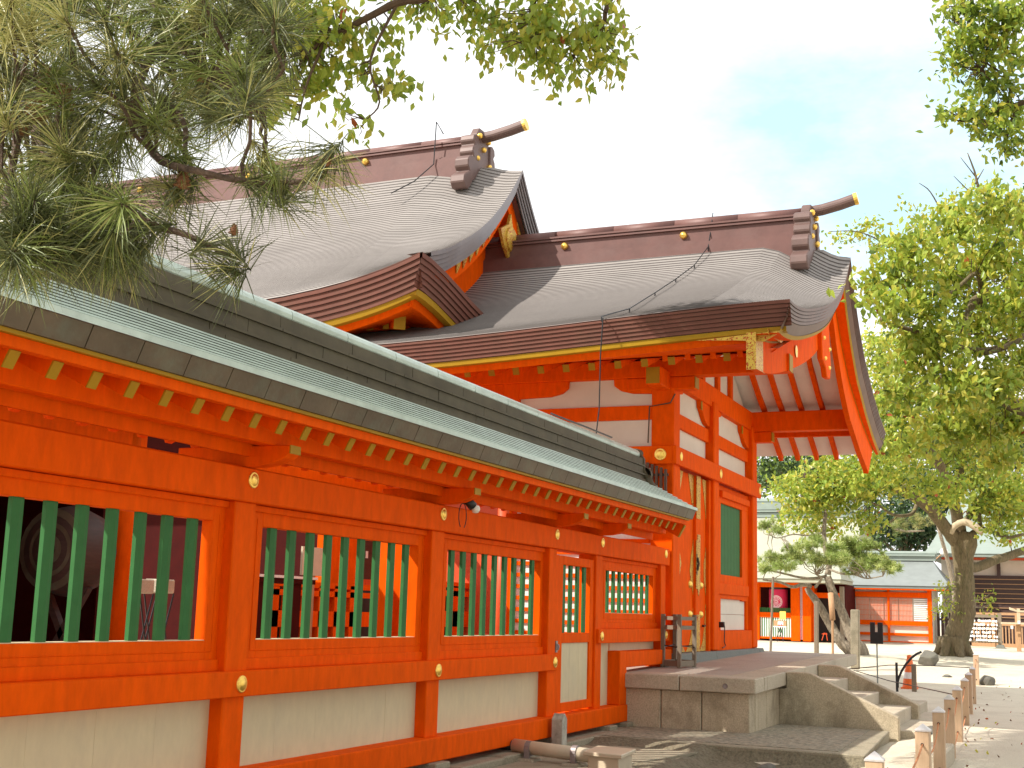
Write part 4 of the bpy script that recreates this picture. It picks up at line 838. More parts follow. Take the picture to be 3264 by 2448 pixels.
def curve(pts, n=4):
    P_ = [np.asarray(p, float) for p in pts]; P_ = [2 * P_[0] - P_[1]] + P_ + [2 * P_[-1] - P_[-2]]; o = []
    for i in range(1, len(P_) - 2):
        for k in range(n):
            t = k / n; a, b, c, d_ = P_[i - 1:i + 3]
            o.append(.5 * ((2 * b) + (-a + c) * t + (2 * a - 5 * b + 4 * c - d_) * t * t + (-a + 3 * b - 3 * c + d_) * t ** 3))
    return o + [P_[-2]]
def limb(b, pts, r0, r1, n=8, wob=.18, sub=4):
    c = curve(pts, sub); m = len(c); b.tube(c, [r0 + (r1 - r0) * (i / (m - 1)) ** .8 for i in range(m)], n, wob=wob)
def twigs(b, src, tips, r=.012, frac=1.0, amp=.06):
    src = np.asarray(src)
    for t in tips:
        if random.random() > frac: continue
        j = np.argmin(np.linalg.norm(src - t, axis=1))
        if np.linalg.norm(src[j] - t) > 1.1: continue
        b.tube(wig(src[j], t, 5, amp), [r * 1.6, r * 1.3, r, r * .8, r * .5], 4, cap=False)

# ------------------------------------------------------------------ the large camphor tree in the court
X = 42
ct = thing('camphor_tree', (42, 3.6, .45), 'large camphor tree with a thick leaning trunk and a pale sawn limb', 'tree')
tk = MB()
trunk = [zH(1632, 1590, X=X), zH(1637, 1500, X=X), zH(1650, 1400, X=X), zH(1690, 1270, X=X), zH(1718, 1150, X=X), zH(1728, 1000, X=X), zH(1722, 850, X=X), zH(1715, 720, X=X), zH(1720, 600, X=X), zH(1730, 500, X=X)]
ppm = lambda x: x * .3906 / 4095 * 39.5
c = curve(trunk, 4); wd = np.interp(np.linspace(0, 9, len(c)), range(10), [330, 230, 205, 190, 190, 165, 150, 165, 205, 190]); tk.tube(c, [ppm(q) / 2 for q in wd], 18, wob=.10)
for a in np.linspace(0, 6.28, 8)[:-1]:
    v = np.array([math.cos(a), math.sin(a), 0]); bpt = trunk[1]
    limb(tk, [bpt + v * .25 + np.array([0, 0, .45]), bpt + v * .48 + np.array([0, 0, .02]), bpt + v * .95 + np.array([0, 0, -.32])], .22, .05, 8)
lim = []
def L_(pts, w0, w1, dx=None):
    q = [zH(x, y, X=X + (0 if dx is None else dx * i / (len(pts) - 1))) for i, (x, y) in enumerate(pts)]; limb(tk, q, ppm(w0) / 2, ppm(w1) / 2, 10); lim.extend(curve(q, 4))
L_([(1680, 600), (1580, 480), (1460, 320), (1320, 210), (1180, 140), (1060, 60), (960, -40), (870, -140)], 125, 60, -3)
L_([(1200, 150), (1260, 130), (1330, 220), (1420, 260)], 50, 40)
L_([(1700, 540), (1660, 350), (1620, 200), (1560, 30), (1480, -120), (1380, -200), (1260, -330), (1180, -480)], 110, 45, -3)
L_([(1640, 250), (1690, 120), (1700, -60), (1720, -260)], 70, 40)
L_([(1740, 780), (1830, 790), (1960, 735), (2080, 700), (2240, 640)], 95, 60, 2)
L_([(1780, 520), (1850, 460), (1840, 330), (1860, 250)], 50, 25)
L_([(1860, 470), (1960, 500), (2080, 545), (2200, 520)], 40, 22, -2)
L_([(1340, 270), (1300, 350), (1200, 370), (1120, 350), (1030, 290), (900, 240)], 36, 16, -3)
L_([(1190, 365), (1090, 440), (1040, 470)], 20, 10, -2)
L_([(1740, 430), (1800, 300), (1880, 200), (1960, 120), (2050, 0)], 60, 40, 2)
L_([(1600, 160), (1700, 60), (1850, 100), (1960, 60), (2150, -80)], 40, 25, 1)
L_([(1060, 60), (900, 60), (720, 20), (560, 60), (420, 20)], 34, 12, -4)
L_([(900, 240), (700, 240), (560, 280), (420, 260)], 18, 8, -2)
L_([(700, 240), (620, 180), (400, 190)], 16, 8)
tk.build('trunk', BARK, ct, smooth=True)
cutp = [zH(1610, 510, X=X - .5), zH(1650, 450, X=X - .55), zH(1720, 420, X=X - .6), zH(1800, 450, X=X - .6), zH(1880, 510, X=X - .55)]
cu = MB(); limb(cu, cutp, .09, .11, 10); cu.build('sawn_limb', SAWN, ct, smooth=True)
bl = [hblob(*q, X=X - 3.0 + rng.uniform(-1, 1)) for q in [(240, 130, 130, 60), (420, 60, 160, 70), (330, 260, 150, 70), (560, 160, 180, 80), (520, 350, 170, 70), (330, 400, 120, 60), (700, 70, 180, 80), (760, 260, 180, 90), (620, 470, 140, 60), (880, 420, 130, 70), (900, 150, 120, 80), (860, -40, 180, 80), (450, 520, 100, 45), (960, 500, 70, 40), (640, -60, 200, 70), (1040, 380, 60, 40)]]
bl += [hblob(*q, X=X + rng.uniform(-2, 2)) for q in [(2000, 330, 180, 60), (2120, 420, 130, 60), (1960, 420, 100, 40), (2160, 240, 120, 80), (1900, 240, 90, 60), (2060, 110, 150, 80),  (2100, 560, 90, 30), (1850, 330, 110, 70), (2060, 260, 150, 90), (2180, 330, 100, 90), (1980, 500, 100, 40), (2160, 520, 80, 50), (2000, 200, 160, 90), (2180, 180, 100, 100)]]
bl += [hblob(*q, X=X + 3 + rng.uniform(-1, 1)) for q in [(1300, -140, 180, 100), (1500, -240, 200, 120), (1750, -180, 200, 90), (2000, -100, 200, 100), (1100, -160, 180, 120), (1120, 40, 120, 80), (1400, 20, 120, 70)]]
bl += [pblob(*q, D=38 + rng.uniform(-2, 2)) for q in [(1960, 880, 90, 70), (2050, 960, 90, 60), (2130, 900, 90, 80), (1930, 960, 70, 50), (1850, 1040, 90, 40), (1760, 1060, 80, 40), (1910, 1030, 60, 40), (1900, 760, 50, 60), (1930, 840, 50, 60), (1905, 900, 40, 60), (1960, 740, 60, 50), (2040, 1060, 70, 40), (2140, 1040, 80, 50)]]
C_, tips = sprays(bl, 120, 10, .24, .2); leafmesh('crown', C_, .18, [L1, L2, L3, L4, L5], [.40, .26, .27, .06, .012], ct)
tw = MB(); twigs(tw, lim, tips, .014, .22, .07); tw.build('twigs', TWIG, ct)
# epicormic shoots low on the trunk
sh = MB(); lc = []
for sx, pts in ((0, [(1640, 1090), (1570, 1060), (1530, 1130), (1470, 1160)]), (1, [(1640, 980), (1590, 960), (1560, 1020), (1600, 1130), (1640, 1150)]), (2, [(1800, 1060), (1860, 1050), (1930, 1010)]), (3, [(1800, 1110), (1880, 1120), (1940, 1080)]), (4, [(1650, 970), (1600, 940), (1560, 960)])):
    q = [zH(x, y, X=41.4) for x, y in pts]; limb(sh, q, .03, .012, 6)
    for p_ in curve(q, 3)[3:]: lc.append(p_ + rng.normal(size=(9, 3)) * .14)
sh.build('shoot', PBARK, ct); lc = np.concatenate(lc); leafmesh('shoot_leaves', lc, .12, [L1, L3, L2], [.4, .4, .2], ct)

# ------------------------------------------------------------------ the nearer camphor whose crown hangs in from the right
nt_ = thing('camphor_tree', (17, -2.6, 0), 'nearer camphor tree whose large leafy crown hangs in from the right, trunk out of view', 'tree')
tk = MB(); limb(tk, [(17, -2.6, -.3), (17.1, -2.5, 1.5), (17.3, -2.3, 3.2), (17.2, -2.0, 4.6)], .45, .33, 14); src = []
def NL(pts, a, b):
    limb(tk, pts, a, b, 8); src.extend(curve(pts, 4))
B = lambda x, y, D: P(x, y, D=D)
NL([(17.2, -2.0, 4.4), B(2330, 900, 17), B(2200, 880, 17), B(2090, 830, 17), B(2010, 815, 17)], .16, .05)
NL([(17.2, -2.0, 4.6), B(2350, 760, 17), B(2250, 700, 17), B(2120, 640, 16.5), B(2080, 720, 16.3)], .14, .04)
NL([B(2120, 660, 16.5), B(2110, 590, 16.2), B(2040, 640, 16), B(1960, 620, 16)], .04, .015)
NL([(17.2, -2.0, 4.6), B(2400, 500, 18), B(2280, 520, 18), B(2170, 500, 18), B(2060, 490, 18)], .14, .03)
NL([B(2250, 700, 17), B(2130, 760, 16.5), B(1990, 720, 16), B(1900, 690, 16)], .07, .02)
NL([B(2170, 500, 18), B(2120, 420, 18), B(2105, 370, 18), B(2090, 330, 18)], .03, .008)
NL([B(2105, 400, 18), B(2125, 365, 18)], .012, .006); NL([B(2110, 385, 18), B(2075, 340, 18)], .01, .005); NL([B(2040, 470, 18), B(2010, 415, 18), B(1985, 395, 18)], .014, .005)
NL([B(2100, 420, 18), B(2060, 380, 18)], .01, .005); NL([B(1950, 560, 17), B(1900, 520, 17), B(1850, 500, 17), B(1790, 500, 17)], .014, .004)
NL([(17.2, -2.0, 4.6), (16, -4, 6.5), (13.5, -5.5, 8)], .22, .08); NL([(17.2, -2.0, 4.6), (19, -5, 7), (21, -8, 9)], .2, .08); NL([(16, -4, 6.5), (12, -3.5, 8.5)], .1, .05)
tk.build('trunk', BARK, nt_, smooth=True)
bl = [((x, y, z), 2.0, 1.8, 1.3) for x, y, z in [(8, -5.5, 8.5), (8, -8.5, 7), (6, -4, 6), (3, -3.5, 5.5), (8.5, -5, 5.5), (1, -6, 6), (4, -6, 4.5), (7, -7, 4.5), (9, -3.5, 7.2), (-1, -5, 5), (6, -9, 4), (2, -8, 4), (9, -7, 4.6), (4.5, -3, 8), (5, -7, 8), (3, -5, 7.5), (7, -4, 9), (5, -9, 6)]]  # unseen crown outside the view, added to block sky light on the fence
C_, tips = sprays(bl, 100, 9, .3, .2); leafmesh('crown', C_, .2, [L4, L2, L1], [.4, .4, .2], nt_)
bl = [pblob(*q, D=16.5 + rng.uniform(-1, 1), dz=.8) for q in [(1880, 620, 45, 30), (1930, 585, 60, 45), (1990, 540, 70, 50), (2060, 490, 75, 50), (2140, 450, 80, 45), (2200, 470, 60, 60), (1920, 660, 50, 40), (1985, 660, 75, 60), (2070, 600, 85, 70), (2150, 560, 80, 70), (2020, 740, 85, 60), (2110, 710, 85, 70), (2190, 660, 70, 80), (1980, 790, 50, 40), (2060, 830, 80, 60), (2140, 830, 90, 70), (2100, 920, 85, 60), (2040, 920, 60, 40), (2180, 920, 60, 60), (2160, 990, 50, 30), (1960, 850, 45, 40), (1990, 960, 40, 30), (2210, 790, 60, 80), (2230, 600, 50, 80), (1950, 520, 40, 25)]]
C_, tips = sprays(bl, 430, 9, .12, .12); leafmesh('crown', C_, .115, [L1, L2, L3, L4, L5], [.50, .22, .24, .04, .002], nt_, hang=.5)
bl2 = [pblob(*q, D=20, dz=.8) for q in [(1850, 505, 30, 20), (1880, 490, 28, 22), (1815, 515, 20, 14), (2060, 440, 35, 20), (2000, 470, 30, 20), (2120, 410, 40, 16), (1900, 530, 30, 16), (1940, 440, 12, 8)]]
C2, t2 = sprays(bl2, 420, 8, .10, .2); leafmesh('crown', C2, .085, [L3, L1, L2], [.5, .35, .15], nt_)
tw = MB(); twigs(tw, src, tips, .006, .07, .06); tw.build('twigs', TWIG, nt_)

# ------------------------------------------------------------------ branches overhead: top right and top centre
tr = thing('camphor_branch', B(2240, 120, 13), 'leafy camphor boughs hanging down at the top right corner against blue sky', 'branch')
tk = MB(); src = []
NL([B(2420, -200, 13.5), B(2260, -20, 13), B(2200, 30, 13), B(2160, 90, 13), B(2120, 150, 13)], .07, .012)
NL([B(2420, 150, 13.5), B(2260, 200, 13), B(2200, 225, 13), B(2130, 245, 13), B(2080, 262, 13)], .05, .01)
NL([B(2200, 225, 13), B(2180, 280, 13), B(2170, 320, 13)], .02, .008); NL([B(2200, 30, 13), B(2120, 20, 13), B(2060, 15, 13)], .02, .006)
tk.build('bough', TWIG, tr)
bl = [pblob(*q, D=13 + rng.uniform(-.3, .3), dz=.8) for q in [(2060, 25, 28, 20), (2100, 15, 45, 25), (2080, 75, 35, 30), (2060, 130, 32, 22), (2120, 95, 40, 35), (2160, 60, 45, 50), (2195, 30, 40, 40), (2115, 165, 40, 25), (2160, 180, 40, 28), (2060, 240, 28, 16), (2100, 255, 38, 22), (2140, 270, 40, 30), (2185, 240, 40, 35), (2190, 310, 30, 28), (2170, 330, 14, 14), (2200, 130, 30, 30)]]
C_, tips = sprays(bl, 900, 9, .10, .2); leafmesh('leaves', C_, .088, [L1, L2, L4, L3], [.38, .36, .14, .12], tr, hang=.4)
tw = MB(); twigs(tw, src, tips, .006, .5, .05); tw.build('twigs', TWIG, tr)
tcn = thing('camphor_tree', B(900, -40, 8.5), 'yellow green camphor boughs hanging from the top edge, right of the foreground pine', 'tree')
tk = MB(); src = []
NL([B(1100, -220, 9), B(960, -30, 8.6), B(860, 5, 8.5), B(790, 40, 8.5), B(700, 90, 8.5), B(660, 115, 8.5)], .045, .012)
NL([B(1300, -200, 9), B(1180, -40, 8.6), B(1150, 20, 8.6), B(1160, 80, 8.6)], .03, .008)
NL([B(1500, -200, 9), B(1330, -20, 8.6), B(1300, 60, 8.6), B(1240, 120, 8.6)], .03, .006)
NL([B(700, 90, 8.5), B(660, 190, 8.4), B(645, 260, 8.4)], .012, .005); NL([B(860, 5, 8.5), B(800, 130, 8.4), B(820, 220, 8.4), B(790, 260, 8.4)], .012, .004)
NL([(5, 9.2, -.1), (5.1, 9.1, 3), (5.4, 8.8, 6), (7, 7.6, 8.6), (10, 6.6, 9.4)], .32, .10); NL([(5.4, 8.8, 6), (6, 7, 7.6), B(1200, -420, 9.2), B(1100, -220, 9)], .12, .045); NL([(7, 7.6, 8.6), B(1500, -200, 9)], .08, .03)
tk.build('bough', TWIG, tcn)
bl = [((x, y, z), 1.9, 1.2, .8) for x, y, z in [(4.5, 7.2, 9.4), (6.5, 6.0, 9.4), (6.5, 8.2, 9.6), (8.5, 7.2, 9.4), (8.8, 5.2, 10), (10.5, 6.4, 9.6), (10.5, 8.6, 9.8), (12.5, 8.9, 10.6), (14.4, 8.4, 11), (4, 5.6, 9.6), (2.5, 7.0, 9.6), (6, 9.2, 11.2), (7.4, 9.4, 11.4), (8.8, 9.0, 11.4), (10.2, 9.3, 11.3), (11.6, 9.2, 11.6), (13, 9.4, 11.8)]]  # unseen upper crown, added above the view to shade the path
C_, tips = sprays(bl, 150, 11, .24, .1); leafmesh('leaves', C_, .18, [L1, L2, L4], [.4, .4, .2], tcn)
bl = [pblob(*q, D=8.5 + rng.uniform(-.3, .3), dz=.7) for q in [(700, 40, 60, 50), (760, 80, 55, 40), (660, 80, 60, 50), (720, 150, 50, 40), (640, 170, 55, 50), (780, 160, 35, 30), (840, 190, 38, 24), (860, 160, 20, 14), (830, 90, 30, 25), (780, 285, 28, 18), (745, 250, 20, 14), (620, 30, 70, 40), (910, 15, 50, 22), (960, 45, 35, 20), (1010, 20, 40, 25), (1050, 50, 45, 35), (1040, 110, 35, 24), (1090, 80, 40, 35), (1140, 50, 50, 40), (1140, 120, 40, 30), (1190, 60, 55, 50), (1200, 140, 50, 30), (1225, 190, 26, 14), (1250, 90, 55, 45), (1300, 60, 40, 50), (1290, 140, 45, 30), (1340, 140, 20, 18), (1330, 90, 28, 30), (1310, 10, 40, 20), (1190, 10, 60, 20), (560, 60, 60, 60), (600, 230, 50, 50), (560, 160, 50, 50)]]
C_, tips = sprays(bl, 900, 8, .07, .15); leafmesh('leaves', C_, .080, [L1, L3, L2, L5], [.46, .26, .27, .006], tcn, hang=.8)
tw = MB(); twigs(tw, src, tips, .0035, .6, .05); tw.build('twigs', TWIG, tcn)

# ------------------------------------------------------------------ the pine bough close to the camera, top left
pn = thing('pine_tree', (-2.2, .3, 0), 'long needled pine with dry cones hanging in the top left foreground', 'tree')
tk = MB(); src = []
NL([B(-300, -250, 3.6), B(-40, 60, 3.2), B(50, 230, 3.0), B(120, 380, 2.8), B(165, 500, 2.7)], .020, .005)
NL([B(250, -150, 3.5), B(370, 60, 3.2), B(450, 160, 3.0), B(540, 230, 2.9), B(570, 260, 2.85)], .022, .006)
NL([B(350, -100, 3.5), B(450, 40, 3.2), B(540, 50, 3.2), B(620, 40, 3.2)], .02, .006)
NL([B(450, 40, 3.2), B(480, 130, 3.1), B(560, 150, 3.0), B(610, 145, 3.0)], .012, .005)
NL([B(370, 60, 3.2), B(300, 180, 3.0), B(330, 330, 2.8), B(430, 370, 2.7), B(560, 395, 2.7), B(690, 385, 2.65), B(705, 345, 2.62)], .013, .004)
NL([B(120, 380, 2.8), B(240, 470, 2.65), B(380, 500, 2.6), B(450, 530, 2.6), B(505, 560, 2.6)], .010, .004)
NL([B(50, 230, 3.0), B(20, 400, 2.7), B(0, 480, 2.6), B(-30, 560, 2.5)], .010, .005)
NL([B(-60, 80, 3.2), B(40, 150, 3.1), B(180, 200, 3.0), B(260, 230, 3.0)], .014, .005)
NL([B(-100, -100, 3.4), B(100, 0, 3.2), B(250, 40, 3.1), B(330, 120, 3.1)], .016, .005)
NL([B(165, 500, 2.7), B(110, 540, 2.6), B(60, 560, 2.5)], .006, .004)
NL([B(300, 180, 3.0), B(390, 250, 2.9), B(400, 330, 2.85), B(390, 400, 2.8)], .008, .004)
NL([(-2.2, .3, -.2), (-2.1, .4, 2.4), (-1.6, .8, 4.6), (0, 1.0, 6.2), (3, .6, 6.9), (5.5, -.4, 7.1)], .22, .06); NL([(-1.6, .8, 4.6), (.2, 1.6, 4.4), B(-100, -100, 3.4)], .07, .02); NL([(-.4, 1.0, 5.8), (1.4, 1.4, 5.0), B(350, -100, 3.5)], .06, .022); NL([(.2, 1.6, 4.4), B(250, -150, 3.5)], .03, .02)
cb_ = [((x, y, z), 1.5, 1.2, .7) for x, y, z in [(-2, -1, 6), (-.5, 1.6, 6.4), (1, -.6, 6.6), (2.6, 1.5, 7.0), (3.6, -.8, 7.0), (5, 1.4, 7.4), (6, -.6, 7.4), (.5, -2.4, 6.2), (3, -2.4, 6.8), (-2.5, 1.8, 5.6), (5.4, -2.6, 7.0)]]  # unseen canopy over the camera, added to keep sky light off the fence
_, ct_ = sprays(cb_, 55, 1, .01, .1); needles('needles', ct_, unit(rng.normal(size=ct_.shape) * .6 + np.array([0, 0, .6])), .30, .016, 44, [N1, N3], [.5, .5], pn, (.1, 1.6), .1, .1)
tk.build('bough', mat('pine_twig_bark', (.10, .065, .045), .95, .5, 40, .6, 60), pn)
pos = []
for x, y, D in [(705, 335, 2.62), (690, 360, 2.65), (560, 385, 2.7), (600, 395, 2.7), (505, 545, 2.6), (490, 575, 2.6), (440, 525, 2.6), (400, 395, 2.8), (250, 430, 2.65), (200, 440, 2.65), (210, 440, 2.6), (300, 480, 2.6), (330, 490, 2.6), (120, 520, 2.5), (60, 560, 2.45), (170, 510, 2.55), (230, 530, 2.55), (20, 540, 2.4), (280, 540, 2.6), (100, 470, 2.6), (40, 470, 2.5)]: pos.append((x, y, D))
for k in range(46): pos.append((random.uniform(-30, 330), random.uniform(400, 560), random.uniform(2.45, 2.75)))
for k in range(6): pos.append((random.uniform(330, 620), random.uniform(330, 420), random.uniform(2.65, 2.85)))
for k in range(205):
    x, y = random.uniform(-60, 640), random.uniform(-60, 480)
    edge = 470 - .45 * x if x > 200 else 560
    if y > edge + random.uniform(-30, 30): continue
    pos.append((x, y, random.uniform(2.6, 3.5)))
T_ = np.array([B(*q) for q in pos]); sr_ = np.array(src)
nj = [sr_[np.argmin(np.linalg.norm(sr_ - t, axis=1))] for t in T_]; Dr = unit(T_ - np.array(nj) + rng.normal(size=T_.shape) * .05 + np.array([0, 0, .02]))
tb = MB()
for t, j in zip(T_, nj):
    if np.linalg.norm(t - j) > .02: tb.tube(wig(j, t, 5, .05), [.005, .0045, .004, .004, .0035], 5, cap=False)
tb.build('twigs', MAT['pine_twig_bark'], pn)
needles('needles', T_, Dr, .125,   .0021, 95, [N1, N2, N3], [.36, .16, .48], pn, (.15, 1.75), .35, .05)
for x, y, D, s_ in [(100, 190, 2.9, 1.3), (75, 245, 2.8, 1.2), (40, 270, 2.8, 1.1), (395, 395, 2.75, .7), (430, 165, 3.0, .6), (705, 350, 2.62, .45), (505, 500, 2.6, .4), (140, 220, 2.8, .9), (215, 435, 2.62, .4)]:
    c = B(x, y, D); cn_ = MB()
    cn_.lathe([(.001, -.022 * s_), (.014 * s_, -.015 * s_), (.02 * s_, 0), (.017 * s_, .018 * s_), (.009 * s_, .034 * s_), (.001, .042 * s_)], c, 10)
    for k in range(26): 
        a = k * 2.4; h = (-.015 + .05 * k / 26) * s_; rr = (.021 - .012 * k / 26) * s_; v = np.array([math.cos(a), math.sin(a), 0]); q = c + np.array([0, 0, h])
        cn_.beam(q + v * rr * .5, q + v * rr * 1.35 + np.array([0, 0, .004 * s_]), .010 * s_, .003 * s_)
    cn_.build('dry_cone', CONE, pn)

# ------------------------------------------------------------------ the propped pine in the court
pt = thing('pine_tree', (38, 5.6, .5), 'crooked court pine with two leaning trunks and flat needle pads, propped by poles', 'tree')
tk = MB(); src = []; X = 38
def PL(pts, w0, w1, dx=0, fn=zA):
    q = [fn(x, y, X=X + dx * i / (len(pts) - 1)) for i, (x, y) in enumerate(pts)]; s_ = .1953 / 4095 * 36.5; limb(tk, q, w0 * s_ / 2, w1 * s_ / 2, 12, .22); src.extend(curve(q, 4))
PL([(1760, 1420), (1640, 1200), (1480, 1050), (1340, 850), (1200, 620), (1050, 360), (930, 200), (880, 120)], 230, 90)
PL([(1800, 1420), (1790, 1150), (1640, 980), (1540, 750), (1440, 480), (1320, 250), (1260, 60), (1215, -60)], 210, 115)
PL([(610, 850), (620, 760), (590, 640), (580, 520), (590, 380), (610, 240), (600, 130)], 110, 45, 0, lambda x, y, X: zH(x, y, X=X))
PL([(600, 860), (500, 880), (380, 870), (250, 840), (130, 815), (40, 825)], 55, 24, -1, lambda x, y, X: zH(x, y, X=X))
PL([(470, 940), (400, 930), (320, 950), (220, 910), (80, 890)], 80, 30, -1, lambda x, y, X: zH(x, y, X=X))
PL([(510, 950), (560, 880), (520, 850)], 50, 25, -1, lambda x, y, X: zH(x, y, X=X))
PL([(610, 800), (720, 840), (830, 850), (930, 880), (1060, 860)], 40, 18, -1.5, lambda x, y, X: zH(x, y, X=X))
PL([(590, 620), (700, 620), (850, 640), (1000, 640), (1150, 760)], 40, 14, -1, lambda x, y, X: zH(x, y, X=X))
PL([(585, 500), (450, 530), (330, 520), (200, 550), (130, 520)], 36, 12, -1, lambda x, y, X: zH(x, y, X=X))
PL([(600, 250), (480, 240), (380, 200)], 30, 12, -1, lambda x, y, X: zH(x, y, X=X))
tk.build('trunk', PBARK, pt, smooth=True)
pads = [(150, 720, 130, 55), (330, 700, 130, 60), (430, 620, 110, 70), (560, 730, 120, 60), (690, 720, 150, 70), (850, 680, 160, 90), (1000, 740, 150, 80), (1120, 780, 110, 60), (860, 800, 140, 50), (780, 590, 160, 60), (930, 600, 110, 55), (120, 440, 90, 45), (200, 480, 80, 35), (280, 780, 140, 45), (100, 790, 90, 40), (640, 640, 100, 50), (1180, 790, 50, 30), (520, 560, 80, 40), (300, 640, 70, 35)]
bl = [hblob(*q, X=X - 1.2 + rng.uniform(-.8, .8), dz=.9) for q in pads]
_, tips = sprays(bl, 330, 1, .01, .15)
dr = unit(rng.normal(size=tips.shape) * .5 + np.array([0, 0, .8])); NC1 = mat('court_pine_needle', (.30, .40, .10), .45, .25, 4, trans=.35); NC2 = mat('court_pine_needle_light', (.48, .54, .19), .45, .25, 4, trans=.35)
needles('needles', tips, dr, .19, .010, 46, [NC1, NC2, N1], [.45, .40, .15], pt, (.1, 1.5), .1, .08)
tw = MB(); twigs(tw, src, tips, .012, .2, .05); tw.build('twigs', PBARK, pt)
# a second pine pad behind, and dark evergreens closing the view
def bgtree(name, label, X, blobs, trunkx, mats, wts, size, per, nl=8, sr=.3, base_z=.6):
    t = thing(name, (X, zH(trunkx, 1300, X=X)[1], base_z), label, 'tree', 'trees behind the court buildings'); q = zH(trunkx, 1300, X=X); tk = MB()
    bl_ = [hblob(*b_, X=X + rng.uniform(-2, 2)) for b_ in blobs]; top = max(b_[0][2] for b_ in bl_)
    limb(tk, [(X, q[1], base_z - .3), (X + .2, q[1] + .2, (top + base_z) / 2), (X, q[1], top)], .35, .08, 8)
    for b_ in bl_: limb(tk, [(X, q[1], base_z + (b_[0][2] - base_z) * .6), (np.array([X, q[1], b_[0][2] * .8]) + b_[0]) / 2, b_[0]], .09, .03, 6)
    tk.build('trunk', BARK, t, smooth=True); C_, tp = sprays(bl_, per, nl, sr, .4); leafmesh('crown', C_, size, mats, wts, t); return t
bgtree('evergreen_tree', 'dark evergreen tree rising behind the gap between the two pale copper roofs', 80, [(1050, 560, 120, 90), (1200, 520, 130, 110), (1340, 560, 120, 90), (1420, 420, 110, 120), (1130, 400, 140, 110), (1500, 250, 110, 140), (1300, 330, 150, 130), (1450, 90, 160, 120), (1250, 150, 160, 130), (980, 520, 110, 100), (1460, 520, 90, 90)], 1250, [D1, D2], [.7, .3], .34, 60, 9, .5)
bgtree('evergreen_tree', 'brighter evergreen tree behind the small left hall and its large roof', 88, [(100, 60, 130, 90), (300, 20, 160, 90), (600, 60, 200, 120), (850, 100, 200, 140), (900, 300, 140, 140), (650, 250, 150, 90), (120, -40, 150, 60), (330, -70, 150, 70), (540, -90, 160, 70), (100, 120, 90, 60)], 600, [D2, L2, D1], [.6, .2, .2], .34, 60, 9, .5)
bgtree('evergreen_tree', 'dark evergreen tree behind the brown timber building, beyond the big camphor', 84, [(1750, 100, 180, 160), (2000, 150, 200, 160), (2200, 200, 200, 200), (1800, -150, 200, 160), (2100, -200, 220, 180), (1650, 350, 130, 110), (1900, 380, 160, 90), (2120, 400, 160, 90)], 1950, [D1, D2], [.5, .5], .34, 60, 9, .5)
pp = thing('pine_tree', (50, 6.4, .6), 'pale needled pine half hidden behind the big camphor limb', 'tree', 'trees behind the court buildings')
tk = MB(); qz = zH(1640, 900, X=52); limb(tk, [(53, qz[1], .4), (53, qz[1] + .1, 3), zH(1500, 420, X=52)], .14, .06, 8); limb(tk, [zH(1150, 470, X=50), zH(1250, 495, X=50), zH(1400, 490, X=50)], .05, .03, 6); tk.build('trunk', PBARK, pp, smooth=True)
_, tips = sprays([hblob(*q, X=50) for q in [(1250, 430, 150, 60), (1380, 420, 110, 60), (1180, 480, 80, 50), (1300, 370, 110, 40)]], 110, 1, .01, .2)
needles('needles', tips, unit(rng.normal(size=tips.shape) * .5 + np.array([0, 0, .8])), .2, .008, 40, [N1, N2, N3], [.4, .5, .1], pp, (.1, 1.5), .1, .1)

# ------------------------------------------------------------------ buildings across the court
def xbox(m, X, Xb, fnp, fnq, name, parent, bevel=0):
    a, b = fnp, fnq; return MB().box(X, Xb, min(a[1], b[1]), max(a[1], b[1]), min(a[2], b[2]), max(a[2], b[2])).build(name, m, parent, bevel=bevel)
of = thing('shrine_office', (60, 7.5, .65), 'low vermilion and white office with pale lattice windows under a grey green copper roof', 'building')
ZB = .62
MB().box(60.15, 64, 5.7, 9.4, ZB, 3.1).build('wall', PLAST, of)
part('foundation', GRANL, of, (59.9, 64, 5.5, 9.9, .3, .69), bevel=0)
part('beam', VERM, of, (60.0, 60.2, 5.62, 9.45, 2.65, 2.88), (60.0, 60.2, 5.62, 9.45, 1.43, 1.63), (60.02, 60.2, 5.7, 9.4, .98, 1.10), (60.0, 60.2, 5.62, 9.45, .67, .74), bevel=0)
for yy in (5.62, 7.42, 9.27): part('post', VERM, of, (59.98, 60.2, yy, yy + (.17 if yy < 7 else .09), .67, 3.0), bevel=0)
for i in range(4):
    a = 8.87 - i * .617; wf = part('window', LATT, of, (60.08, 60.12, a - .585, a, 1.63, 2.64), bevel=0); lat = MB()
    for k in range(10): lat.box(60.06, 60.08, a - .06 * k - .012, a - .06 * k, 1.63, 2.64)
    for k in range(4): lat.box(60.065, 60.08, a - .585, a, 1.85 + .22 * k, 1.865 + .22 * k)
    lat.build('lattice', mat('orange_lattice', (.72, .16, .06), .6, .1) if i == 0 else MAT['orange_lattice'], wf)
for a, b in ((8.9, 9.36), (5.8, 6.38)):
    lv = MB()
    for k in range(12): lv.box(60.05, 60.13, a, b, 1.64 + .083 * k, 1.64 + .083 * k + .05)
    lv.build('louvre', PAPER, of)
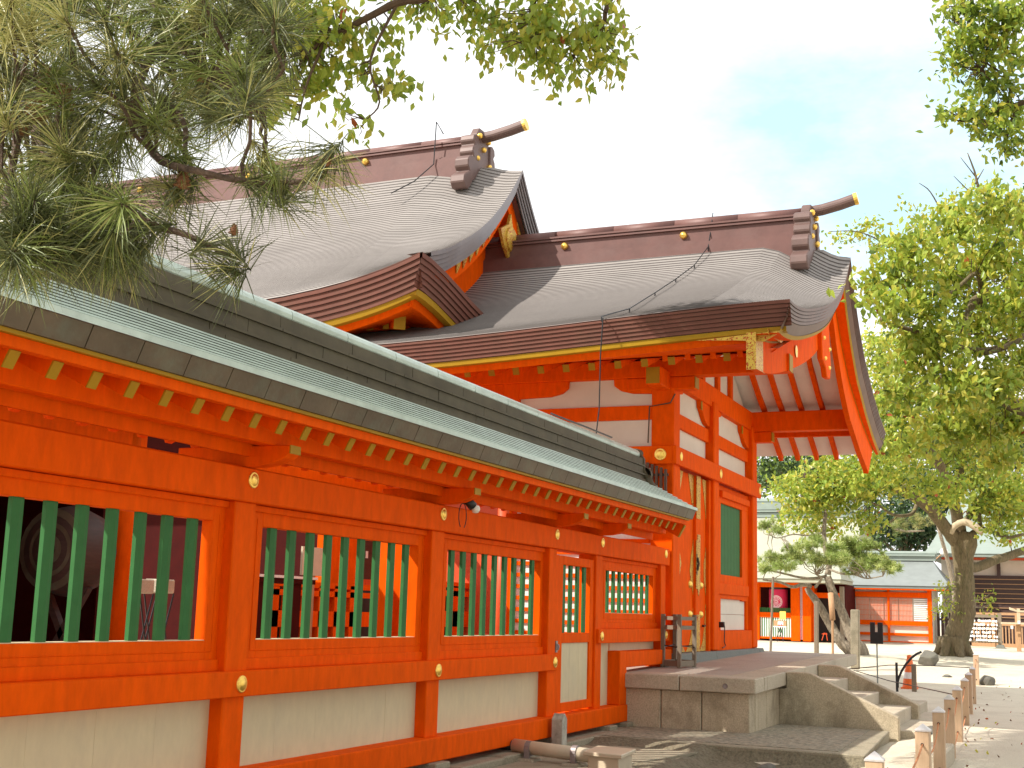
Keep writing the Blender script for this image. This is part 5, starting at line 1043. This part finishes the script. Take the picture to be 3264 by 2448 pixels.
def hiproof(name, m, parent, X0, X1, Y0, Y1, ze, zr, rx0, ry0, ry1, sag=.25, thick=.12, n=8):
    """curved roof, front eave X0; ridge at rx0 from ry0 to ry1"""
    b = MB(); rows = []
    for k in range(n + 1):
        t = k / n; s_ = t - sag * t * (1 - t); rows.append([(X0 + (rx0 - X0) * t, Y0 + (ry0 - Y0) * t, ze + (zr - ze) * s_), (X0 + (rx0 - X0) * t, Y0 + (ry0 - Y0) * t + .001, ze + (zr - ze) * s_)] + [(X0 + (rx0 - X0) * t, (Y0 + (ry0 - Y0) * t) * (1 - u) + u * (Y1 + (ry1 - Y1) * t), ze + (zr - ze) * s_) for u in (.25, .5, .75, 1)])
    b.grid(rows)
    rows = [[(X1 + (rx0 - X1) * t, Y0 + (ry0 - Y0) * t, ze + (zr - ze) * (t - sag * t * (1 - t))), (X1 + (rx0 - X1) * t, Y1 + (ry1 - Y1) * t, ze + (zr - ze) * (t - sag * t * (1 - t)))] for t in np.linspace(0, 1, n + 1)]; b.grid(rows)
    for ye, yr in ((Y0, ry0), (Y1, ry1)):
        b.grid([[(X0 + (rx0 - X0) * t, ye + (yr - ye) * t, ze + (zr - ze) * (t - sag * t * (1 - t))), (X1 + (rx0 - X1) * t, ye + (yr - ye) * t, ze + (zr - ze) * (t - sag * t * (1 - t)))] for t in np.linspace(0, 1, n + 1)])
    b.box(X0 + .05, X1 - .05, min(Y0, Y1) + .05, max(Y0, Y1) - .05, ze - thick, ze - .004)
    return b.build(name, m, parent)
hiproof('roof', CGREY, of, 59.55, 65.5, 9.95, 4.75, 3.16, 4.42, 62.3, 9.7, 5.75)
MB().box(62.1, 62.5, 5.6, 9.8, 4.38, 4.58).box(62.0, 62.6, 5.6, 9.8, 4.58, 4.66).tube([(62.3, 5.55, 4.72), (62.3, 9.8, 4.72)], .1, 8).build('ridge', CGRN, of)
rfm = MB()
for k in range(22): rfm.box(59.65, 60.2, 5.0 + .22 * k, 5.07 + .22 * k, 2.97, 3.04)
rfm.build('rafters', VERM, of); part('eave_board', VERM, of, (59.62, 60.2, 4.9, 9.9, 2.98, 3.035)); 
# left hall with the red lantern
lh = thing('side_hall', (56, 11.5, .72), 'small vermilion hall with green slatted front, left of the dark doorway across the court', 'building')
MB().box(57.2, 60, 8.9, 15, .6, 3.1).build('wall', DRED, lh)
for zz0, zz1 in ((.72, .80), (1.62, 1.83), (2.9, 3.1)): part('beam', VERM, lh, (56, 56.15, 10.95, 15, zz0, zz1), bevel=0)
for a, b in ((12.36, 12.62), (10.62, 11.0), (10.16, 10.5)): part('post', VERM, lh, (55.95, 56.25, a, b, .66, 3.1), bevel=0)
part('plaster_panel', mat('pale_lilac_plaster', (.62, .52, .56), .8, .05), lh, (56.05, 56.2, 10.5, 10.62, .72, 3.0), bevel=0)
gsl = MB(); wsl = MB()
for k in range(28): (gsl if k % 2 else wsl).box(56.04, 56.10, 11.02 + .048 * k, 11.068 + .048 * k, .80, 1.62)
for k in range(17): gsl.box(56.05, 56.10, 11.03 + .08 * k, 11.08 + .08 * k, 1.83, 2.03)
gsl.build('green_slats', GREEN, lh); wsl.build('pale_slats', CONEW, lh)
part('doorway_lintel', VERM, lh, (56.6, 57.1, 9.05, 10.16, 2.5, 2.72), bevel=0); part('side_wall', VERM, lh, (56.3, 57.2, 10.1, 10.2, .66, 3.0), bevel=0); part('interior_shade', GAP, lh, (57.12, 57.19, 8.95, 10.1, .66, 2.5), bevel=0); part('post', GWOOD, lh, (56.6, 57.0, 8.9, 9.05, .66, 3.0), bevel=0)  # near black sheet in the doorway stands in for its shaded interior
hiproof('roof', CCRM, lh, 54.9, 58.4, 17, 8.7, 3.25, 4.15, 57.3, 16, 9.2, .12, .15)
bh = thing('large_roofed_hall', (68, 14, .6), 'hall with a very large pale sunlit roof, rising behind the small red side hall', 'building')
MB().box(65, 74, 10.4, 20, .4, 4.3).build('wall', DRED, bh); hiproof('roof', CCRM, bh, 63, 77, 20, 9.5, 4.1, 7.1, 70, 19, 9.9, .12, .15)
MB().box(69.6, 70.4, 9.8, 19, 6.95, 7.2).box(69.5, 70.5, 9.8, 19, 7.23, 7.33).box(69.6, 70.4, 9.8, 19, 7.37, 7.75).tube([(70, 9.7, 7.86), (70, 19, 7.86)], .17, 8).build('ridge', CGRN, bh)
ln = thing('lantern', (56.6, 11.62, 2.9), 'large crimson lantern printed with a pale wheel emblem, hanging in the side hall', 'lantern')
lc_ = zA(400, 300, X=56.3); LR = .40; lyc, lzc = lc_[1], lc_[2]; LX = 56.5
MB().lathe([(LR * .9, -.62), (LR, -.55), (LR, .36), (LR * .97, .40)], (LX, lyc, lzc), 24).build('body', PINK, ln, smooth=True); MB().lathe([(LR * .97, .40), (LR * .97, .56), (0, .57)], (LX, lyc, lzc), 24).build('cap', BLACK, ln)
em = MB(); 
def lp(u, v, o=.006): a = u / LR; return (LX - (LR + o) * math.cos(a), lyc - (LR + o) * math.sin(a), lzc + v)
def band(pa, pb, wv):
    for (u0, v0), (u1, v1) in zip(pa, pb): pass
er = .27; ec = (-.02, -.13)
for r0, r1 in ((er - .035, er), (er - .075, er - .055), (.035, .055)):
    for k in range(36):
        a, b = 2 * math.pi * k / 36, 2 * math.pi * (k + 1) / 36
        em.add([lp(ec[0] + r_ * math.cos(t), ec[1] + r_ * math.sin(t)) for r_, t in ((r0, a), (r1, a), (r1, b), (r0, b))], [(0, 1, 2, 3)])
for k in range(16):
    a = 2 * math.pi * k / 16; ca, sa = math.cos(a), math.sin(a); wv = .011
    em.add([lp(ec[0] + .05 * ca - wv * sa * .5, ec[1] + .05 * sa + wv * ca * .5), lp(ec[0] + (er - .04) * ca - wv * 1.7 * sa, ec[1] + (er - .04) * sa + wv * 1.7 * ca), lp(ec[0] + (er - .04) * ca + wv * 1.7 * sa, ec[1] + (er - .04) * sa - wv * 1.7 * ca), lp(ec[0] + .05 * ca + wv * sa * .5, ec[1] + .05 * sa - wv * ca * .5)], [(0, 1, 2, 3)])
em.build('wheel_emblem', PINKW, ln)
ez = thing('notice_easel', (54, 11, .7), 'yellow notice board and brown panel with white print on a black easel', 'notice')
def yz(x, y, X=54): w_ = zA(x, y, X=X); return w_[1], w_[2]
(a, b), (c, e) = yz(440, 505), yz(538, 640); part('notice_board', YELL, ez, (53.95, 54.0, c, a, e, b), bevel=0)
(a, b), (c, e) = yz(340, 650), yz(550, 750); part('notice_panel', LWOOD, ez, (53.95, 54.0, c, a, e, b), bevel=0); part('panel_ledge', CONEW, ez, (53.9, 54, c, a, e - .04, e), bevel=0)
(a, b), (c, e) = yz(410, 670), yz(500, 730); pw = part('white_print', PAPER, ez, (53.94, 53.949, c, a, e, b), bevel=0)
for u in (430, 470): 
    q = yz(u, 725); MB().lathe([(.03, 0), (.02, -.004), (0, -.005)], (53.937, q[0], q[1]), 10, 0).build('red_dot', PINK, pw)
(a, b) = yz(445, 760); (c, e) = yz(380, 985); (c2, e2) = yz(510, 985)
MB().tube([(54.05, a, b), (53.9, c, e)], .015, 6).tube([(54.05, a, b), (53.9, c2, e2)], .015, 6).tube([(54.05, a - .1, b), (54.0, a + .12, b - .6)], .012, 5).tube([(54.05, a + .1, b), (54.0, a - .12, b - .6)], .012, 5).build('easel', BLACK, ez)
ch = thing('folding_stool', (56.2, 9.5, .66), 'small red framed stool inside the dark doorway', 'stool'); q0, q1 = zA(1125, 960, X=56.3), zA(1215, 860, X=56.3); s_ = MB(); s_.tube([(56.3, q0[1], q0[2] - .05), (56.3, q0[1] - .1, q1[2]), (56.3, q1[1] + .05, q1[2]), (56.3, q1[1], q0[2] - .05)], .018, 5).tube([(56.3, q0[1], q0[2] + .22), (56.3, q1[1], q0[2] + .22)], .018, 5); s_.build('stool_frame', VERMD, ch)
# brown timber building on the right
rbd = thing('timber_building', (66, 0, .5), 'dark brown boarded building with a pale plaster strip, far right', 'building')
MB().box(65.0, 72, -12, 5.6, .4, 4.7).build('wall', PLAST, rbd); part('boarding', DWOOD, rbd, (64.8, 64.99, -12, 4.95, .4, 3.85), bevel=0)
lb = MB()
for k in range(9): lb.box(64.74, 64.79, -12, 4.95, 1.9 + .22 * k, 1.93 + .22 * k)
lb.build('battens', LWOOD, rbd)
for yy in (4.8, 2.95, 1.1): part('post', DWOOD, rbd, (64.78, 64.98, yy, yy + .16, .4, 4.7), bevel=0)
part('eave_beam', VERMD, rbd, (64.0, 64.8, -12, 5.5, 4.55, 4.68), bevel=0)
hiproof('roof', CGRN, rbd, 63.2, 78, 6.2, -14, 4.78, 8.4, 70, 5.2, -14, .35, .14)
pg = P(1985, 1145, X=63.1); 
ol = thing('eave_lamp', pg, 'round white lamp on a rod at the corner of the green copper eave', 'lamp'); c0 = zH(1560, 665, X=63); MB().lathe([(.001, -.2), (.12, -.16), (.19, -.06), (.2, .02), (.14, .14), (.001, .19)], c0, 14).build('globe', PAPER, ol, smooth=True); MB().tube([c0, zH(1485, 730, X=63), zH(1490, 745, X=63.2)], .03, 6).build('rod', LWOOD, ol)
# fences, ema rack and offering stand
def picket(name, label, m, X, ya, yb, z0, z1, st, wv, rails):
    t = thing(name, (X, (ya + yb) / 2, z0), label, 'fence'); b = MB(); y = ya
    while y < yb: b.box(X, X + .04, y, y + wv, z0, z1); y += st
    b.build('pickets', m, t)
    for r0, r1 in rails: part('rail', m, t, (X - .05, X - .002, ya, yb, r0, r1), bevel=0)
    return t
picket('picket_fence', 'dark brown picket fence between the vermilion office and the camphor trunk', DWOOD, 62, 3.6, 5.55, .6, 2.05, .17, .12, ((.75, .85), (1.7, 1.8)))
pf = picket('picket_fence', 'tan open picket fence behind the white plaque rack and offering stand', LWOOD, 60, -6, 4.0, .62, 1.62, .13, .05, ((.62, .80), (1.55, 1.68), (2.0, 2.08)))
for y in (2.1, .3, 3.05): part('post', LWOOD, pf, (59.9, 60.08, y, y + .12, .5, 2.1), bevel=0)
em_ = thing('plaque_rack', (57, 3.2, .55), 'grey timber rack hung with rows of white wooden plaques on dark stone feet', 'rack')
part('post', GWOOD, em_, (56.95, 57.1, 2.63, 2.78, .5, 2.05), (56.95, 57.1, 4.25, 4.4, .5, 2.05), bevel=0); part('rail', GWOOD, em_, (56.97, 57.08, 2.6, 4.45, 1.86, 1.97), (56.97, 57.08, 2.6, 4.4, .85, .93), bevel=0)
for yy in (2.7, 4.32): MB().prism([(yy - .38, .45), (yy + .38, .45), (yy + .30, .62), (yy + .18, .66), (yy + .12, .78), (yy - .12, .78), (yy - .18, .66), (yy - .30, .62)], 0, 56.85, 57.2).build('stone_foot', SLATE, em_)
pq0 = None
for k in range(6):
    for j in range(19):
        y = 2.82 + .078 * j + random.uniform(-.01, .01); z = 1.78 - .155 * k + random.uniform(-.012, .012)
        if random.random() > .93: continue
        if pq0 is None:
            pq0 = MB().prism([(-.034, -.10), (.034, -.10), (.036, -.03), (0, 0), (-.036, -.03)], 0, -.02, .02).build('wooden_plaque', PAPER); o = tag(pq0, 'small white wooden plaque hanging in the rows on the timber rack', 'plaque', 'white plaques on the rack')
        else: o = pq0.copy(); COL.objects.link(o)
        o.location = (56.9 - .03 * random.random(), y, z); o.rotation_euler.x = random.uniform(-.3, .3)
os_ = thing('offering_stand', (54, 1.9, .45), 'tan timber offering stand with a pale cross top piece beside the plaque rack', 'stand')
q = zB(2120, 700, X=54); part('top', SAWN, os_, (53.7, 54.5, -.5, zB(1840, 715, X=54)[1], q[2] - .04, q[2] + .03), bevel=0)
for u in (2125, 2300): yq = zB(u, 900, X=54)[1]; part('leg', LWOOD, os_, (53.9, 54.05, yq - .08, yq + .08, .35, q[2] - .045), bevel=0)
yq = zB(2120, 500, X=54)[1]; part('mast', SAWN, os_, (53.98, 54.08, yq - .06, yq + .06, q[2] + .035, zB(2120, 460, X=54)[2]), bevel=0); zt = zB(2100, 490, X=54)[2]
MB().prism([(zB(1970, 460, X=54)[1], zt + .12), (yq, zt), (yq - 1, zt + .02), (yq - 1, zt - .06), (yq, zt - .07), (zB(1970, 460, X=54)[1], zt + .02)], 0, 53.96, 54.1).build('cross_top', SAWN, os_)
for u, v in ((2015, 765), (2130, 685)): w_ = zB(u, v, X=53.7); part('paper_slip', PAPER, os_, (53.68, 53.69, w_[1] - .045, w_[1] + .045, w_[2] - .06, w_[2] + .06), bevel=0)

# ------------------------------------------------------------------ inside the fence: dim open pavilion and court pieces
def r3(x, y, **k): return P((800 + x * .4973) / 1.47559, (1650 + y * .4971) / 1.47559, **k)
def rb_(name, m, parent, Yp, x0, x1, y0, y1, dep=.1, floor=None):    # a box whose front lies in the plane Y = Yp
    a, b = r3(x0, y0, Y=Yp), r3(x1, y0, Y=Yp); c = r3((x0 + x1) / 2, y1, Y=Yp)
    return MB().box(a[0], b[0], Yp, Yp + dep, floor if floor is not None else c[2], (a[2] + b[2]) / 2).build(name, m, parent)
pv = thing('worship_pavilion', (10, 12, .2), 'dim dark red pavilion with columns and grey stone floor, seen through the nearest barred window', 'pavilion')
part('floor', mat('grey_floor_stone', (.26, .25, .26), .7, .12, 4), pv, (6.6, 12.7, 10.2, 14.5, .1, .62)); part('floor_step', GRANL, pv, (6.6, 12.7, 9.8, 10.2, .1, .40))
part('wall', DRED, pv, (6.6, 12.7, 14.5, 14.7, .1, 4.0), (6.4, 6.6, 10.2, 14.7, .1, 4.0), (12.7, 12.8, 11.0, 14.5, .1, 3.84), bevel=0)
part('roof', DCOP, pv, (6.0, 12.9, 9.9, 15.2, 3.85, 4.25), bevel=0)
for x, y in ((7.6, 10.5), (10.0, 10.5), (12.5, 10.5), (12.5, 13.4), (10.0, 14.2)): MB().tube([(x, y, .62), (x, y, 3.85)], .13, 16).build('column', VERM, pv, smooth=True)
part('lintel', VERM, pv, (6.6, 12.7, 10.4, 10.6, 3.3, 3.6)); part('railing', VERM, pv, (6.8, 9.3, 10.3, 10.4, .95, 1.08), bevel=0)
dm = thing('drum', (11.3, 12.2, .62), 'large dark drum with painted head on a black stand in the dim pavilion', 'drum')
dq = P(150, 1190, X=11.6); dy, dz_ = dq[1], dq[2]
MB().lathe([(.0, -.30), (.42, -.30), (.45, -.27), (.52, 0), (.45, .27), (.42, .30), (0, .30)], (11.6, dy, dz_), 24, 0).build('body', DWOOD, dm, smooth=True); MB().lathe([(.25, -.315), (.30, -.31)], (11.6, dy, dz_), 24, 0).lathe([(.08, -.315), (.16, -.31)], (11.6, dy, dz_), 24, 0).lathe([(.38, -.31), (.46, -.29)], (11.6, dy, dz_), 24, 0).build('head_ring', BCOP, dm)
for a in (-.35, .35): MB().beam((11.6, dy + a, .62), (11.6, dy - a * .9, dz_ - .4), .08, .08).build('stand_leg', DWOOD, dm)
for i, (px_, lb_) in enumerate(((300, 'folding stool with white cloth seat, left one in the dim pavilion'), (345, 'folding stool with white cloth seat, right one in the dim pavilion'))):
    q = P(px_, 1265, Y=13.2); x, y = q[0], 13.2
    fs = thing('folding_stool', (x, y, .62), lb_, 'stool', 'folding stools in the pavilion'); part('cloth_seat', GRANL, fs, (x - .17, x + .17, y - .17, y + .17, q[2] - .12, q[2] + .1), bevel=.02)
    for sgn in (-1, 1):
        for yy in (-.16, .16): MB().tube([(x - .16 * sgn, y + yy, .60), (x + .16 * sgn, y + yy, q[2] - .12)], .014, 5).build('leg', BLACK, fs)
rl = thing('altar_railing', (15, 9.4, .2), 'vermilion railing and bench with dark cut outs, seen through the middle barred windows', 'railing')
for x0_, x1_ in ((40, 800), (1200, 1440)):
    rb_('top_rail', VERM, rl, 9.4, x0_, x1_, 415, 450, .12); rb_('bench_front', VERM, rl, 9.4, x0_, x1_, 600, 700, .1); rb_('bench_rail', VERM, rl, 9.4, x0_, x1_, 470, 505, .1); rb_('shade_backing', GAP, rl, 9.6, x0_ - 10, x1_ + 10, 440, 780, .05, .2)  # dark sheet at the back stands in for shade behind the cut outs
    for k in range(int((x1_ - x0_) / 100)): rb_('post', VERM, rl, 9.4, x0_ + 100 * k, x0_ + 100 * k + 45, 440, 760, .1, .2)
tb_ = thing('offering_table', (13.5, 8.8, .2), 'red offering table with a white top, seen through the second barred window', 'table')
rb_('top', PAPER, tb_, 8.6, 30, 430, 372, 388, .5); rb_('apron', DRED, tb_, 8.62, 40, 415, 390, 420, .4)
for x0_ in (40, 270): rb_('leg', DRED, tb_, 8.65, x0_, x0_ + 55, 400, 770, .12, .15)
fp = thing('folding_screen', (15, 9.1, .2), 'cream panel standing upright behind the red offering table', 'screen'); rb_('panel', CREAM, fp, 9.1, 335, 462, 190, 372, .03); rb_('foot', LWOOD, fp, 9.12, 390, 410, 373, 760, .03, .2)
gp_ = thing('gallery', (17, 10.2, .2), 'row of sunlit vermilion pillars under one lintel, beyond the middle barred windows', 'gallery')
for x0_, x1_ in ((522, 578), (632, 690), (1448, 1484), (1512, 1548)): rb_('pillar', VERM, gp_, 10.2, x0_, x1_, 60, 760, .25, .15)
part('lintel', VERM, gp_, (14, 19.9, 10.2, 10.45, 3.3, 3.55))
cbn = thing('dark_cabinet', (18, 10.6, .2), 'dark roofed cabinet with small white papers beyond the vermilion pillars', 'cabinet')
rb_('body', DWOOD, cbn, 10.7, 715, 880, 120, 400, .3); rb_('paper_slip', PAPER, cbn, 10.69, 738, 752, 215, 260, .008); rb_('paper_slip', PAPER, cbn, 10.69, 820, 842, 215, 380, .008); rb_('base', VERMD, cbn, 10.7, 715, 880, 400, 760, .3, .15)
dk = thing('dark_cabinet', (19.6, 10.4, .2), 'dark grey panelled cabinet seen through the third barred window', 'cabinet'); rb_('body', SLATE, dk, 10.5, 1230, 1455, 150, 415, .3); rb_('base', VERMD, dk, 10.5, 1230, 1455, 430, 780, .3, .15)
for i, (xb, xt, lb_) in enumerate(((815, 862, 'slanted vermilion board leaning, left of the pair behind the second window'), (908, 935, 'slanted vermilion board leaning, right of the pair behind the second window'))):
    a, b = r3(xb, 790, Y=7.9), r3(xt, 100, Y=7.9); a = a + (a - b) * .6; b = b + (b - a) * .1
    o = MB().beam(a, b, .05, .24, up=(0, 1, 0)).build('leaning_board', VERM, bevel=.01); tag(o, lb_, 'board', 'leaning boards behind the fence')
q = r3(1597, 700, Y=8.2); o = MB().tube([(q[0], 8.2, .15), (q[0], 8.2, 3.4)], .09, 14).build('pillar', VERMD, smooth=True); tag(o, 'single round red pillar seen through the third barred window', 'pillar')

# fallen leaves and grit on the sandy path
n = 260; fx = rng.uniform(8, 34, n); fy = rng.uniform(-2.5, 2.2, n); fc = np.array([[a, b, gz(a, b) + .018] for a, b in zip(fx, fy)])
o = leafmesh('fallen_leaves', fc, .06, [L5, CONE, L3], [.2, .6, .2], None, hang=0.0, aspect=.6); tag(o, 'dry fallen leaves scattered over the sandy path', 'leaves', kind='stuff')
